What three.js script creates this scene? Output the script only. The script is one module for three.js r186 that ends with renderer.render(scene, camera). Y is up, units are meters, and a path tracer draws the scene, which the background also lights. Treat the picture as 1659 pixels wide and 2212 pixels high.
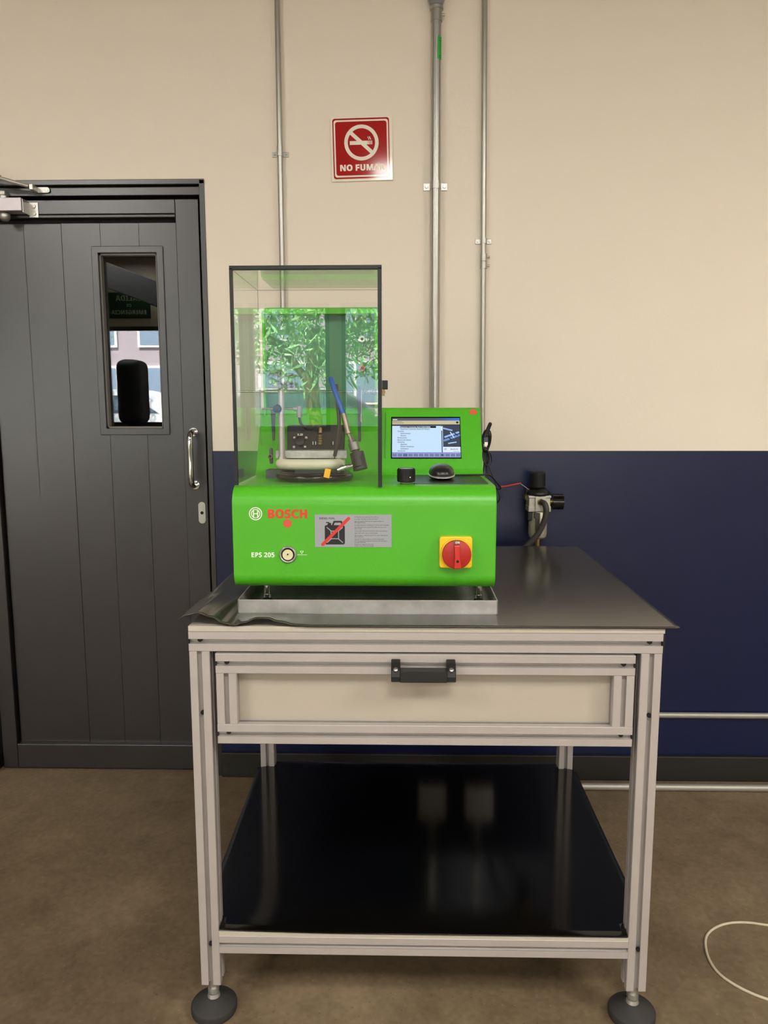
import * as THREE from 'three';
import { RoundedBoxGeometry } from 'three/addons/geometries/RoundedBoxGeometry.js';
import { TextGeometry } from 'three/addons/geometries/TextGeometry.js';
import { FontLoader } from 'three/addons/loaders/FontLoader.js';
import { mergeGeometries } from 'three/addons/utils/BufferGeometryUtils.js';
import { RectAreaLightUniformsLib } from 'three/addons/lights/RectAreaLightUniformsLib.js';

// ───────────── camera, sky, sun, lamps, exposure ─────────────
const scene = new THREE.Scene();
const camera = new THREE.PerspectiveCamera(67.33, 1659 / 2212, 0.02, 120);
camera.rotation.order = 'YXZ';
camera.position.set(-0.0487, 1.351, 1.5387);
camera.rotation.set(-0.13693, 0.0221, -0.00154);
const EXPOSURE = 1.2;
const SKY = 8, SUN = 58, LAMP = 27.5;

const renderer = new THREE.WebGLRenderer({ antialias: true });
renderer.toneMapping = THREE.LinearToneMapping;
renderer.toneMappingExposure = EXPOSURE;
renderer.shadowMap.enabled = true;
RectAreaLightUniformsLib.init();

{ // pale hazy daytime sky, the same all the way round
  const w = 64, h = 32, d = new Float32Array(w * h * 4);
  for (let y = 0; y < h; y++) for (let x = 0; x < w; x++) {
    const e = Math.max(0, (y + 0.5) / h - 0.5) * 2, i = (y * w + x) * 4;
    d[i] = SKY * (0.95 - 0.45 * e); d[i + 1] = SKY * (0.98 - 0.3 * e); d[i + 2] = SKY * (1.05 - 0.05 * e); d[i + 3] = 1;
  }
  const t = new THREE.DataTexture(d, w, h, THREE.RGBAFormat, THREE.FloatType);
  t.mapping = THREE.EquirectangularReflectionMapping; t.magFilter = THREE.LinearFilter; t.needsUpdate = true;
  scene.background = t;
}
const sun = new THREE.DirectionalLight(new THREE.Color(1, 0.95, 0.86), SUN);
sun.position.set(-6, 22, -4); sun.target.position.set(0, 0, 14);
sun.castShadow = true; sun.name = 'sun';
Object.assign(sun.shadow.camera, { left: -25, right: 25, top: 25, bottom: -25, near: 1, far: 80 });
scene.add(sun, sun.target);
const LAMP_COLOR = new THREE.Color(1, 0.955, 0.885);
const CEIL = 3.2;
// [x, z, strength]
const LAMPS = [[0.33, 2.58, 1.15], [2.9, 1.9, 1.5], [-2.4, 2.0, 0.85], [-3.4, 5.0, 1.3], [2.9, 4.6, 0.4]];

// ───────────── helpers ─────────────
let seed = 7;
const rnd = () => { seed = (seed * 1664525 + 1013904223) % 4294967296; return seed / 4294967296; };
const used = {};
const numbered = (n) => { const k = used[n] = (used[n] ?? -1) + 1; return k ? `${n}_${String(k).padStart(3, '0')}` : n; };
function thing(name, label, category, pos = [0, 0, 0], group) {
  const o = new THREE.Group(); o.name = numbered(name); o.position.set(...pos); scene.add(o);
  o.userData = { label, category }; if (group) o.userData.group = group;
  return o;
}
function part(name, geo, mat, parent, label) {
  const m = new THREE.Mesh(Array.isArray(geo) ? merge(geo) : geo, mat); m.name = name; parent.add(m);
  if (label) m.userData.label = label;
  return m;
}
function struct(name, geo, mat) { const m = new THREE.Mesh(Array.isArray(geo) ? merge(geo) : geo, mat); m.name = name; m.userData.kind = 'structure'; scene.add(m); return m; }
function merge(list) {
  const gs = list.map((g) => { const n = g.index ? g.toNonIndexed() : g; for (const k of Object.keys(n.attributes)) if (!['position', 'normal', 'uv'].includes(k)) n.deleteAttribute(k); return n; });
  return mergeGeometries(gs);
}
const V = (x, y, z) => new THREE.Vector3(x, y, z);
// box by its limits
function lim(x0, x1, y0, y1, z0, z1, r = 0) {
  const w = x1 - x0, h = y1 - y0, d = z1 - z0;
  const g = r ? new RoundedBoxGeometry(w, h, d, 2, r) : new THREE.BoxGeometry(w, h, d);
  return g.translate((x0 + x1) / 2, (y0 + y1) / 2, (z0 + z1) / 2);
}
function rod(a, b, r, r2 = r, seg = 20) {
  a = V(...a); b = V(...b); const d = b.clone().sub(a), L = d.length();
  const g = new THREE.CylinderGeometry(r2, r, L, seg).translate(0, L / 2, 0);
  g.applyQuaternion(new THREE.Quaternion().setFromUnitVectors(V(0, 1, 0), d.normalize()));
  return g.translate(a.x, a.y, a.z);
}
function tube(pts, r, n = 60, closed = false, seg = 12) {
  return new THREE.TubeGeometry(new THREE.CatmullRomCurve3(pts.map((p) => V(...p)), closed, 'centripetal'), n, r, seg, closed);
}
const lathe = (pts, seg = 40) => new THREE.LatheGeometry(pts.map((p) => new THREE.Vector2(p[0], p[1])), seg);
const facing = (g) => g.rotateX(Math.PI / 2);          // a lathe's axis turned towards +z
function shapeOf(pts) { const s = new THREE.Shape(); pts.forEach((p, i) => (i ? s.lineTo(...p) : s.moveTo(...p))); s.closePath(); return s; }
// a side profile in (z, y), swept along x from x0 to x1
function sweepX(shape, x0, x1, bevel = 0, seg = 16) {
  const g = new THREE.ExtrudeGeometry(shape, { depth: x1 - x0 - 2 * bevel, bevelEnabled: bevel > 0, bevelThickness: bevel, bevelSize: bevel, bevelOffset: -bevel, bevelSegments: 3, curveSegments: seg });
  return g.rotateY(-Math.PI / 2).translate(x1 - bevel, 0, 0);
}
function plate(shape, z0, depth, bevel = 0, seg = 24) {
  const g = new THREE.ExtrudeGeometry(shape, { depth: depth - bevel, bevelEnabled: bevel > 0, bevelThickness: bevel, bevelSize: bevel, bevelOffset: -bevel, bevelSegments: 2, curveSegments: seg });
  return g.translate(0, 0, z0);
}
function roundRect(w, h, r, cx = 0, cy = 0) {
  const s = new THREE.Shape(), x = cx - w / 2, y = cy - h / 2;
  s.moveTo(x + r, y); s.lineTo(x + w - r, y); s.absarc(x + w - r, y + r, r, -Math.PI / 2, 0); s.lineTo(x + w, y + h - r); s.absarc(x + w - r, y + h - r, r, 0, Math.PI / 2);
  s.lineTo(x + r, y + h); s.absarc(x + r, y + h - r, r, Math.PI / 2, Math.PI); s.lineTo(x, y + r); s.absarc(x + r, y + r, r, Math.PI, 1.5 * Math.PI); return s;
}
function hole(shape, path) { shape.holes.push(path); return shape; }
const disc = (r, cx = 0, cy = 0) => { const s = new THREE.Shape(); s.absarc(cx, cy, r, 0, Math.PI * 2); return s; };

// noise textures
function lattice(n) { const a = new Float32Array(n * n); for (let i = 0; i < a.length; i++) a[i] = rnd(); return a; }
function fbm(size, base, octaves, gain = 0.5) {
  const out = new Float32Array(size * size); let amp = 1, tot = 0;
  for (let o = 0; o < octaves; o++) {
    const n = base << o, L = lattice(n);
    for (let y = 0; y < size; y++) for (let x = 0; x < size; x++) {
      const fx = x / size * n, fy = y / size * n, x0 = fx | 0, y0 = fy | 0; let tx = fx - x0, ty = fy - y0;
      tx = tx * tx * (3 - 2 * tx); ty = ty * ty * (3 - 2 * ty);
      const x1 = (x0 + 1) % n, y1 = (y0 + 1) % n;
      out[y * size + x] += amp * ((L[y0 * n + x0] * (1 - tx) + L[y0 * n + x1] * tx) * (1 - ty) + (L[y1 * n + x0] * (1 - tx) + L[y1 * n + x1] * tx) * ty);
    }
    tot += amp; amp *= gain;
  }
  for (let i = 0; i < out.length; i++) out[i] /= tot;
  return out;
}
function dataTex(size, f, srgb = true, repeat = 1) {
  const d = new Uint8Array(size * size * 4);
  for (let i = 0; i < size * size; i++) { const c = f(i); for (let k = 0; k < 3; k++) d[i * 4 + k] = Math.max(0, Math.min(255, c[k])); d[i * 4 + 3] = 255; }
  const t = new THREE.DataTexture(d, size, size); t.magFilter = THREE.LinearFilter; t.wrapS = t.wrapT = THREE.RepeatWrapping; t.repeat.set(repeat, repeat);
  if (srgb) t.colorSpace = THREE.SRGBColorSpace; t.needsUpdate = true; return t;
}
function canvasTex(w, h, draw) {
  const c = document.createElement('canvas'); c.width = w; c.height = h; draw(c.getContext('2d'), w, h);
  const t = new THREE.CanvasTexture(c); t.colorSpace = THREE.SRGBColorSpace; t.magFilter = THREE.LinearFilter; return t;
}
function planarUV(g, a, b, s) { // uv in metres from two axes
  const p = g.attributes.position, uv = new Float32Array(p.count * 2);
  for (let i = 0; i < p.count; i++) { uv[i * 2] = p.getComponent(i, a) * s; uv[i * 2 + 1] = p.getComponent(i, b) * s; }
  g.setAttribute('uv', new THREE.BufferAttribute(uv, 2)); return g;
}
const S = (color, roughness = 0.6, metalness = 0, more = {}) => new THREE.MeshPhysicalMaterial({ color, roughness, metalness, ...more });

// ───────────── materials ─────────────
const N1 = fbm(512, 4, 7, 0.6), N2 = fbm(512, 16, 5, 0.65), N3 = fbm(512, 128, 2, 0.5);
const floorTex = dataTex(1024, (i) => {
  const x = i % 1024, y = (i / 1024) | 0, k = ((y >> 1) & 511) * 512 + ((x >> 1) & 511), k3 = (y & 511) * 512 + (x & 511);
  const m = (N1[k] - 0.5) * 62 + (N2[k3] - 0.5) * 34 + (N3[k3] - 0.5) * 22;
  const speck = rnd() > 0.9988 ? 34 : rnd() < 0.0012 ? -34 : 0;
  return [113 + m * 0.85 + speck, 97 + m * 0.8 + speck, 74 + m * 0.68 + speck];
}, true, 1);
const floorRough = dataTex(512, (i) => { const v = 105 + N1[i] * 120; return [v, v, v]; }, false, 1);
const paintBump = dataTex(512, (i) => { const v = N2[i] * 140 + N3[i] * 115; return [v, v, v]; }, false, 1);
const matDust = dataTex(512, (i) => { const m = (N1[i] - 0.5) * 20 + (N2[i] - 0.5) * 12; return [58 + m, 54 + m, 48 + m * 0.92]; });
const matRough = dataTex(512, (i) => { const v = 52 + N1[i] * 26 + N2[i] * 10; return [v, v, v]; }, false);
const coatBump = dataTex(256, (i) => { const v = N3[((i >> 8) * 512) + (i & 255)] * 255; return [v, v, v]; }, false, 1);
const brushTex = dataTex(512, (i) => { const x = i & 511, y = i >> 9; const v = 224 + (N1[y * 512 + (x >> 4)] - 0.5) * 14 + (N2[i] - 0.5) * 10; return [v, v * 0.985, v * 0.985]; });
const trayTex = dataTex(512, (i) => { const v = 176 + (N1[i] - 0.5) * 70 + (N2[i] - 0.5) * 40; return [v, v * 0.985, v * 0.95]; });

const M = {
  cream: S(0xe8ddcb, 0.62, 0, { bumpMap: paintBump, bumpScale: 0.0006 }),
  blue: S(0x09153c, 0.33, 0, { bumpMap: paintBump, bumpScale: 0.0005 }),
  rear: S(0xcfc6b3, 0.8), ceiling: S(0x8f8a80, 0.9),
  floor: new THREE.MeshPhysicalMaterial({ map: floorTex, roughnessMap: floorRough, roughness: 0.85 }),
  baseboard: S(0x1d1b16, 0.6),
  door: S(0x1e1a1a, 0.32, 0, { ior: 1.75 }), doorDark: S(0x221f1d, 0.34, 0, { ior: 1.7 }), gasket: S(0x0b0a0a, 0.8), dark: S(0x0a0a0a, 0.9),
  glass: S(0xffffff, 0.02, 0, { transmission: 1, thickness: 0, ior: 1.5 }),
  doorGlass: S(0xd6dcd8, 0.0, 0, { transmission: 1, thickness: 0, ior: 1.75 }),
  acrylic: S(0xfdfefd, 0.0, 0, { transmission: 1, thickness: 0, ior: 1.49 }),
  acrylicEdge: S(0x77807c, 0.25, 0, { transmission: 0.5, thickness: 0 }),
  galv: S(0xb4b2aa, 0.33, 0.75), galvDull: S(0xa9a69c, 0.5, 0.55), zinc: S(0xb9b7b0, 0.36, 0.75),
  chrome: S(0xd6d5d2, 0.12, 1), steel: S(0xa5a29b, 0.3, 0.9), satin: S(0xb6b2a8, 0.4, 0.6),
  greyFitting: S(0x8e9094, 0.5), brass: S(0xa58a4e, 0.3, 0.85),
  alu: new THREE.MeshPhysicalMaterial({ color: 0xcfcac4, map: brushTex, roughness: 0.42, metalness: 0.3 }),
  aluPlate: new THREE.MeshPhysicalMaterial({ color: 0xffffff, map: trayTex, roughness: 0.34, metalness: 0.55 }),
  board: S(0xb5aea0, 0.55), panel: S(0xada494, 0.55), boardTop: S(0x8a6d4e, 0.8),
  mat: new THREE.MeshPhysicalMaterial({ map: matDust, roughness: 0.18, ior: 1.5 }),
  matBlack: new THREE.MeshPhysicalMaterial({ color: 0x050505, roughness: 0.12, ior: 1.5 }),
  rubber: S(0x2d2b28, 0.75), black: S(0x0a0a0b, 0.45), blackMatte: S(0x0f0f11, 0.65), blackGloss: S(0x070708, 0.16),
  green: S(0x4cab1c, 0.36, 0, { bumpMap: coatBump, bumpScale: 0.00012 }),
  red: S(0xc23b2b, 0.5), redGloss: S(0xb02620, 0.35), redDot: S(0xd2503f, 0.7), yellow: S(0xf2c316, 0.4), yellowTag: S(0xf5b000, 0.5),
  white: S(0xf2efe6, 0.6), letterRed: S(0xd23a24, 0.5), cream2: S(0xd8d2b8, 0.4), blueHose: S(0x2458a8, 0.4),
  slate: S(0x3e444d, 0.5), hoseGrey: S(0x3b3835, 0.55), cable: S(0x131214, 0.5), cableWhite: S(0xb9b096, 0.6), greenLabel: S(0x35a044, 0.6),
  lampFrame: S(0xe6e4de, 0.5),
};
M.acrylic.name = 'clear acrylic';

// ───────────── the room ─────────────
const WZ = -1.13, X0 = -6.2, X1 = 4.6, ZB = 6;
{
  const f = planarUV(new THREE.BoxGeometry(X1 - X0 + 0.4, 0.2, ZB - WZ + 1.8), 0, 2, 1 / 2.6).translate((X0 + X1) / 2, -0.1, (ZB + WZ) / 2 - 0.6);
  struct('floor', f, M.floor);
  struct('ceiling', lim(X0 - 0.2, X1 + 0.2, CEIL, CEIL + 0.2, WZ - 0.2, ZB + 0.2), M.ceiling);
  struct('wall_left', lim(X0 - 0.2, X0, 0, CEIL, WZ - 0.2, ZB + 0.2), M.rear);
  struct('wall_right', lim(X1, X1 + 0.2, 0, CEIL, WZ - 0.2, ZB + 0.2), M.rear);
  const uvw = (g) => planarUV(g, 0, 1, 1 / 0.9);
  const wall = new THREE.Group(); wall.name = 'wall_front'; wall.userData.kind = 'structure'; scene.add(wall);
  const ST = 1.197, DL = -1.575, DR = -0.705, DT = 2.097, zb = WZ - 0.2;
  part('painted_upper', [lim(X0, DL, ST, CEIL, zb, WZ), lim(DL, DR, DT, CEIL, zb, WZ), lim(DR, X1, ST, CEIL, zb, WZ)].map(uvw), M.cream, wall, 'cream painted upper wall');
  part('painted_dado', [lim(X0, DL, 0, ST, zb, WZ + 0.0008), lim(DR, X1, 0, ST, zb, WZ + 0.0008)].map(uvw), M.blue, wall, 'navy blue painted lower wall');
  struct('baseboard_right', lim(DR, X1, 0, 0.094, WZ, WZ + 0.016, 0.004), M.baseboard);
  struct('baseboard_left', lim(X0, DL, 0, 0.094, WZ, WZ + 0.016, 0.004), M.baseboard);
  // unlit passage behind the door
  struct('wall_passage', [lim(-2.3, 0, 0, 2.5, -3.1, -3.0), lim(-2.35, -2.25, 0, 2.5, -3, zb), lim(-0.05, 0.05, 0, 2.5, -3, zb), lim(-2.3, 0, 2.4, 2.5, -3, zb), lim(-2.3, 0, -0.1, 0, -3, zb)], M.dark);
}

// rear wall with its glazed street front
// [left, right, sill]
const panes = [[-5.9, -4.1, 0.3], [-3.95, -2.95, 1.1], [-2.35, -1.62, 1.1], [-1.56, -0.76, 1.1], [-0.64, 0.9, 1.1], [1.2, 2.5, 1.1]];
{
  const y1 = 2.36, gs = [lim(X0, X1, 0, 0.3, ZB, ZB + 0.2), lim(X0, X1, y1, CEIL, ZB, ZB + 0.2)];
  let x = X0; for (const [a, b, s] of panes) { gs.push(lim(x, a, 0.3, y1, ZB, ZB + 0.2)); if (s > 0.3) gs.push(lim(a, b, 0.3, s, ZB, ZB + 0.2)); x = b; } gs.push(lim(x, X1, 0.3, y1, ZB, ZB + 0.2));
  struct('wall_rear', gs, M.rear);
  panes.forEach(([a, b, y0], i) => {
    const w = new THREE.Group(); w.name = `window_${i + 1}`; w.userData.kind = 'structure'; scene.add(w);
    part('window_frame', [lim(a, a + 0.04, y0, y1, ZB - 0.01, ZB + 0.06), lim(b - 0.04, b, y0, y1, ZB - 0.01, ZB + 0.06), lim(a, b, y1 - 0.05, y1, ZB - 0.01, ZB + 0.06), lim(a, b, y0, y0 + 0.05, ZB - 0.01, ZB + 0.06)], M.doorDark, w);
    part('pane', lim(a + 0.04, b - 0.04, y0 + 0.05, y1 - 0.05, ZB + 0.02, ZB + 0.026), M.glass, w);
  });
}

// ceiling lamps
LAMPS.forEach(([x, z, k], i) => {
  const where = ['centre of the room, nearest the test bench', 'right side, nearest the blue wall', 'left side, nearest the grey door', 'left of centre, near the street windows', 'right side, near the street windows'][i];
  const t = thing('ceiling_lamp', `flat square ceiling lamp, ${where}`, 'lamp', [x, CEIL, z], 'ceiling lamps');
  const fr = hole(roundRect(1.24, 0.64, 0.01), roundRect(1.18, 0.58, 0.005));
  part('lamp_frame', new THREE.ExtrudeGeometry(fr, { depth: 0.05, bevelEnabled: false }).rotateX(Math.PI / 2), M.lampFrame, t);
  part('diffuser', lim(-0.59, 0.59, -0.03, -0.02, -0.29, 0.29), new THREE.MeshStandardMaterial({ color: 0xffffff, emissive: LAMP_COLOR, emissiveIntensity: 3, roughness: 0.8 }), t);
  const l = new THREE.RectAreaLight(LAMP_COLOR, LAMP * k, 1.16, 0.56); l.name = 'lamp_light'; l.position.set(0, -0.036, 0); l.rotation.x = -Math.PI / 2; t.add(l);
});

// ───────────── the door ─────────────
{
  const d = new THREE.Group(); d.name = 'door_1'; d.userData.kind = 'structure'; d.userData.label = 'dark grey boarded steel door with a narrow window'; scene.add(d);
  const FZ = WZ + 0.004, lz = -1.163;
  part('door_frame', [lim(-0.722, -0.704, 0, 2.098, -1.25, FZ, 0.002), lim(-1.576, -1.558, 0, 2.098, -1.25, FZ, 0.002), lim(-1.576, -0.704, 2.083, 2.1, -1.25, FZ, 0.002),
    lim(-1.556, -0.724, 2.053, 2.081, -1.25, WZ - 0.014, 0.002), lim(-1.6, -1.553, 0, 0.055, -1.2, WZ + 0.03, 0.003)], M.door, d);
  part('door_seal', [lim(-0.742, -0.72, 0, 2.06, -1.24, -1.19), lim(-1.562, -1.535, 0, 2.06, -1.24, -1.19), lim(-1.56, -0.72, 2.04, 2.06, -1.24, -1.19), lim(-1.56, -0.72, 0, 0.012, -1.24, -1.19)], M.gasket, d);
  const L = -1.54, Rr = -0.735, T = 2.046, pl = -1.484, pr = -0.815, pt = 1.982, pb = 0.1, bk = lz - 0.045;
  part('door_stile', lim(pr, Rr, 0.006, T, bk, lz, 0.003), M.door, d);
  part('door_stile', lim(L, pl, 0.006, T, bk, lz, 0.003), M.door, d);
  part('door_rail', lim(pl, pr, pt + 0.016, T, bk, lz, 0.003), M.door, d);
  part('door_rail', lim(pl, pr, 0.006, pb, bk, lz, 0.003), M.door, d);
  part('molding', lim(pl, pr, pt + 0.004, pt + 0.015, bk, lz + 0.001, 0.003), M.doorDark, d);
  part('panel_gap', [lim(pl, pr, pt - 0.009, pt + 0.004, bk, lz - 0.034), lim(pl, pl + 0.006, pb, pt, bk, lz - 0.034)], M.gasket, d);
  // five boards, the window cut through the last two
  const wx0 = -1.098, wx1 = -0.884, wy0 = 1.268, wy1 = 1.88, bz = lz - 0.022, n = 5, bw = (pr - pl) / n;
  for (let i = 0; i < n; i++) {
    const a = pl + i * bw + (i ? 0.0007 : 0.006), b = a + bw - 0.0014, gs = [];
    const c0 = Math.max(a, wx0), c1 = Math.min(b, wx1);
    if (c1 > c0) {
      if (c0 > a + 1e-4) gs.push(lim(a, c0, pb, pt - 0.009, bk, bz)); if (c1 < b - 1e-4) gs.push(lim(c1, b, pb, pt - 0.009, bk, bz));
      gs.push(lim(c0, c1, pb, wy0, bk, bz), lim(c0, c1, wy1, pt - 0.009, bk, bz));
    } else gs.push(lim(a, b, pb, pt - 0.009, bk, bz, 0.0012));
    part('board', gs, M.door, d);
  }
  const cxw = (wx0 + wx1) / 2, cyw = (wy0 + wy1) / 2;
  part('window_molding', plate(hole(roundRect(wx1 - wx0 + 0.034, wy1 - wy0 + 0.034, 0.004, cxw, cyw), roundRect(wx1 - wx0 - 0.012, wy1 - wy0 - 0.012, 0.002, cxw, cyw)), bz - 0.006, 0.012, 0.002), M.door, d);
  part('window_bead', [lim(wx0, wx0 + 0.012, wy0, wy1, bz - 0.028, bz - 0.004), lim(wx1 - 0.012, wx1, wy0, wy1, bz - 0.028, bz - 0.004), lim(wx0, wx1, wy1 - 0.012, wy1, bz - 0.028, bz - 0.004), lim(wx0, wx1, wy0, wy0 + 0.012, bz - 0.028, bz - 0.004)], S(0x6b675f, 0.5), d);
  part('pane', lim(wx0, wx1, wy0, wy1, bz - 0.034, bz - 0.028), M.doorGlass, d);
  // pull handle and lock plate
  const hx = -0.777, hz = lz + 0.055;
  const h = part('pull_handle', tube([[hx, 1.262, lz], [hx, 1.262, lz + 0.03], [hx, 1.255, hz - 0.008], [hx, 1.24, hz], [hx, 1.17, hz], [hx, 1.1, hz], [hx, 1.082, hz - 0.008], [hx, 1.075, lz + 0.03], [hx, 1.075, lz]], 0.0095, 80, false, 16), M.chrome, d, 'polished steel pull handle');
  part('rose', [rod([hx, 1.262, lz], [hx, 1.262, lz + 0.006], 0.015), rod([hx, 1.075, lz], [hx, 1.075, lz + 0.006], 0.015)], M.chrome, h);
  const k = part('lock_plate', plate(roundRect(0.026, 0.078, 0.0129, -0.757, 0.975), lz, 0.003, 0.001), M.satin, d, 'satin lock plate with rounded ends');
  part('keyhole', rod([-0.757, 0.975, lz], [-0.757, 0.975, lz + 0.0036], 0.0058), M.gasket, k);
  for (const y of [1.003, 0.947]) part('screw', rod([-0.757, y, lz], [-0.757, y, lz + 0.0042], 0.004), M.zinc, k);
}
{ // door closer at the door's top left
  const z = -1.163, t = thing('door_closer', 'silver door closer with folding arm at the top of the grey door', 'door closer', [-1.395, 2.0, z]);
  part('body', lim(-0.22, 0.082, -0.002, 0.04, 0.002, 0.056, 0.002), S(0xc4bcc0, 0.4, 0.4), t);
  const b = part('bracket', [lim(0.083, 0.085, -0.006, 0.036, 0.001, 0.05), lim(0.083, 0.114, -0.012, 0.036, 0.0005, 0.0035)].map((g) => g), M.zinc, t, 'bright folded end bracket');
  for (const y of [0.024, 0]) part('screw', rod([0.1, y, 0.003], [0.1, y, 0.0065], 0.007, 0.006), M.zinc, b);
  part('pivot_cap', lathe([[0, -0.028], [0.011, -0.027], [0.017, -0.018], [0.018, -0.008], [0.014, 0], [0, 0]]).translate(0.012, -0.002, 0.03), M.zinc, t);
  part('spindle', rod([0.012, 0.04, 0.03], [0.012, 0.05, 0.03], 0.016), M.zinc, t);
  part('arm', [lim(-0.2, 0.022, 0.05, 0.06, 0.016, 0.044, 0.004).rotateZ(0.0)].concat(lim(-0.03, 0.024, 0.05, 0.066, 0.014, 0.046, 0.004)), M.satin, t);
  part('link_rod', [rod([-0.2, 0.145, 0.16], [0.028, 0.093, 0.09], 0.0085), rod([0.018, 0.096, 0.093], [0.034, 0.0915, 0.088], 0.0105), rod([0.028, 0.093, 0.09], [0.112, 0.074, 0.06], 0.006)], M.satin, t);
  const sh = hole(roundRect(0.05, 0.019, 0.009), disc(0.005, 0.014, 0));
  const shoe = part('shoe', [plate(sh, 0, 0.004, 0.001).translate(0.142, 0.071, 0.022), lim(0.115, 0.128, 0.062, 0.081, 0.02, 0.064, 0.002)], M.zinc, t, 'bright slotted end shoe');
  part('screw', rod([0.157, 0.071, 0.018], [0.157, 0.071, 0.0275], 0.0055), M.zinc, shoe);
}

// ───────────── conduits and wall boxes ─────────────
function strap(t, x, y, r, ear, hgt) {
  const g = [new THREE.CylinderGeometry(r + 0.002, r + 0.002, hgt, 24, 1, false).translate(x, y, WZ + r + 0.003)];
  for (const s of [-1, 1]) g.push(lim(...(s < 0 ? [x - r - ear, x - r + 0.002] : [x + r - 0.002, x + r + ear]), y - hgt / 2, y + hgt / 2, WZ, WZ + 0.0035, 0.0012));
  const m = part('strap', g, M.zinc, t, 'bright two-eared pipe strap');
  for (const s of [-1, 1]) part('screw', rod([x + s * (r + ear * 0.55), y, WZ + 0.003], [x + s * (r + ear * 0.55), y, WZ + 0.0065], hgt * 0.22, hgt * 0.18), M.steel, m);
}
function conduitBox(x, y) {
  const t = thing('outlet_box', x > 0.15 ? 'pale outlet box under the right-hand thin conduit, mirrored in the shelf mat' : 'pale outlet box under the thick conduit, mirrored in the shelf mat', 'outlet box', [x, y, WZ]);
  part('box', lim(-0.05, 0.05, -0.06, 0.06, 0, 0.05, 0.006), M.white, t);
  part('cover', lim(-0.038, 0.038, -0.05, 0.05, 0.05, 0.054, 0.002), M.white, t);
}
{
  const a = thing('conduit', 'thin galvanized conduit left of the red sign, running down behind the clear hood', 'conduit', [0, 0, 0], 'wall conduits');
  const r1 = 0.0092, z1 = WZ + r1 + 0.003;
  part('pipe', rod([-0.4475, 1.0, z1], [-0.4475, CEIL, z1], r1, r1, 24), M.galv, a);
  strap(a, -0.4475, 2.173, r1, 0.018, 0.016);
  part('coupling', rod([-0.4475, 2.176, z1], [-0.4475, 2.196, z1], r1 + 0.0012), M.galv, a);
  const b = thing('conduit', 'thick galvanized conduit right of the red sign with a green label near its top', 'conduit', [0, 0, 0], 'wall conduits');
  const r2 = 0.0162, z2 = WZ + r2 + 0.003, x2 = 0.064;
  part('pipe', rod([x2 + 0.004, 0.6, z2], [x2 - 0.002, 2.7, z2], r2, r2, 28), M.galv, b);
  strap(b, x2, 2.068, r2, 0.024, 0.024);
  part('coupling', [rod([x2 - 0.001, 2.567, z2], [x2 - 0.001, 2.606, z2], r2 + 0.0022), rod([x2 - 0.001, 2.602, z2], [x2 - 0.001, 2.611, z2], r2 + 0.005)], M.galv, b);
  part('set_screw', rod([x2 + r2, 2.587, z2], [x2 + r2 + 0.009, 2.587, z2], 0.004), M.galv, b);
  part('conduit_fitting', [lathe([[0, 0], [0.02, 0], [0.027, 0.018], [0.027, 0.2], [0.02, 0.21], [0, 0.21]], 24).translate(x2 - 0.002, 2.612, z2 + 0.008), lim(x2 - 0.046, x2 - 0.02, 2.645, 2.69, WZ, z2 + 0.02, 0.006)], M.greyFitting, b, 'grey plastic conduit fitting');
  part('pipe', rod([x2 - 0.002, 2.82, z2], [x2 - 0.002, CEIL, z2], r2, r2, 28), M.galv, b);
  const lab = part('label', new THREE.CylinderGeometry(r2 + 0.0004, r2 + 0.0004, 0.07, 16, 1, true, Math.PI * 0.06, Math.PI * 0.36).translate(x2 - 0.001, 2.485, z2), new THREE.MeshPhysicalMaterial({ roughness: 0.6, side: THREE.DoubleSide, map: canvasTex(64, 192, (g, w, h) => {
    g.fillStyle = '#35a848'; g.fillRect(0, 0, w, h); g.strokeStyle = '#12401c'; g.lineWidth = 4;
    for (const y of [16, 34]) { g.beginPath(); g.moveTo(14, y); g.lineTo(32, y + 8); g.lineTo(50, y); g.stroke(); }
    g.beginPath(); g.moveTo(34, 56); g.lineTo(34, 150); g.stroke(); g.strokeRect(22, 160, 22, 18);
  }) }), b, 'green label with dark marks');
  const c = thing('conduit', 'thin galvanized conduit right of the thick one, ending behind the green screen housing', 'conduit', [0, 0, 0], 'wall conduits');
  part('pipe', rod([0.238, 0.6, z1], [0.216, 2.64, z1], r1, r1, 24), M.galv, c);
  part('pipe', rod([0.216, 2.64, z1], [0.207, CEIL, z1], r1, r1, 24), M.galv, c);
  strap(c, 0.225, 1.893, r1, 0.018, 0.016);
  const x3 = 0.2255;
  part('coupling', [rod([x3, 1.852, z1], [x3, 1.828, z1], r1 + 0.0022), rod([x3, 1.826, z1], [x3, 1.804, z1], r1 + 0.0022)], M.galv, c);
  for (const y of [1.842, 1.814]) part('set_screw', rod([x3 + r1, y, z1], [x3 + r1 + 0.011, y, z1], 0.0032), M.galv, c);
  conduitBox(0.068, 0.545); conduitBox(0.238, 0.545);
  const d = thing('conduit', 'horizontal galvanized conduit on the blue wall right of the workbench', 'conduit', [0, 0, 0]);
  part('pipe', rod([0.29, 0.251, WZ + 0.014], [X1, 0.251, WZ + 0.014], 0.0105, 0.0105, 20), M.galvDull, d);
  const e = thing('conduit', 'galvanized pipe lying on the floor along the baseboard', 'conduit', [0, 0, 0]);
  part('pipe', rod([0.3, 0.0125, -1.046], [X1, 0.0125, -1.046], 0.0125, 0.0125, 20), M.galvDull, e);
}

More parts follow.
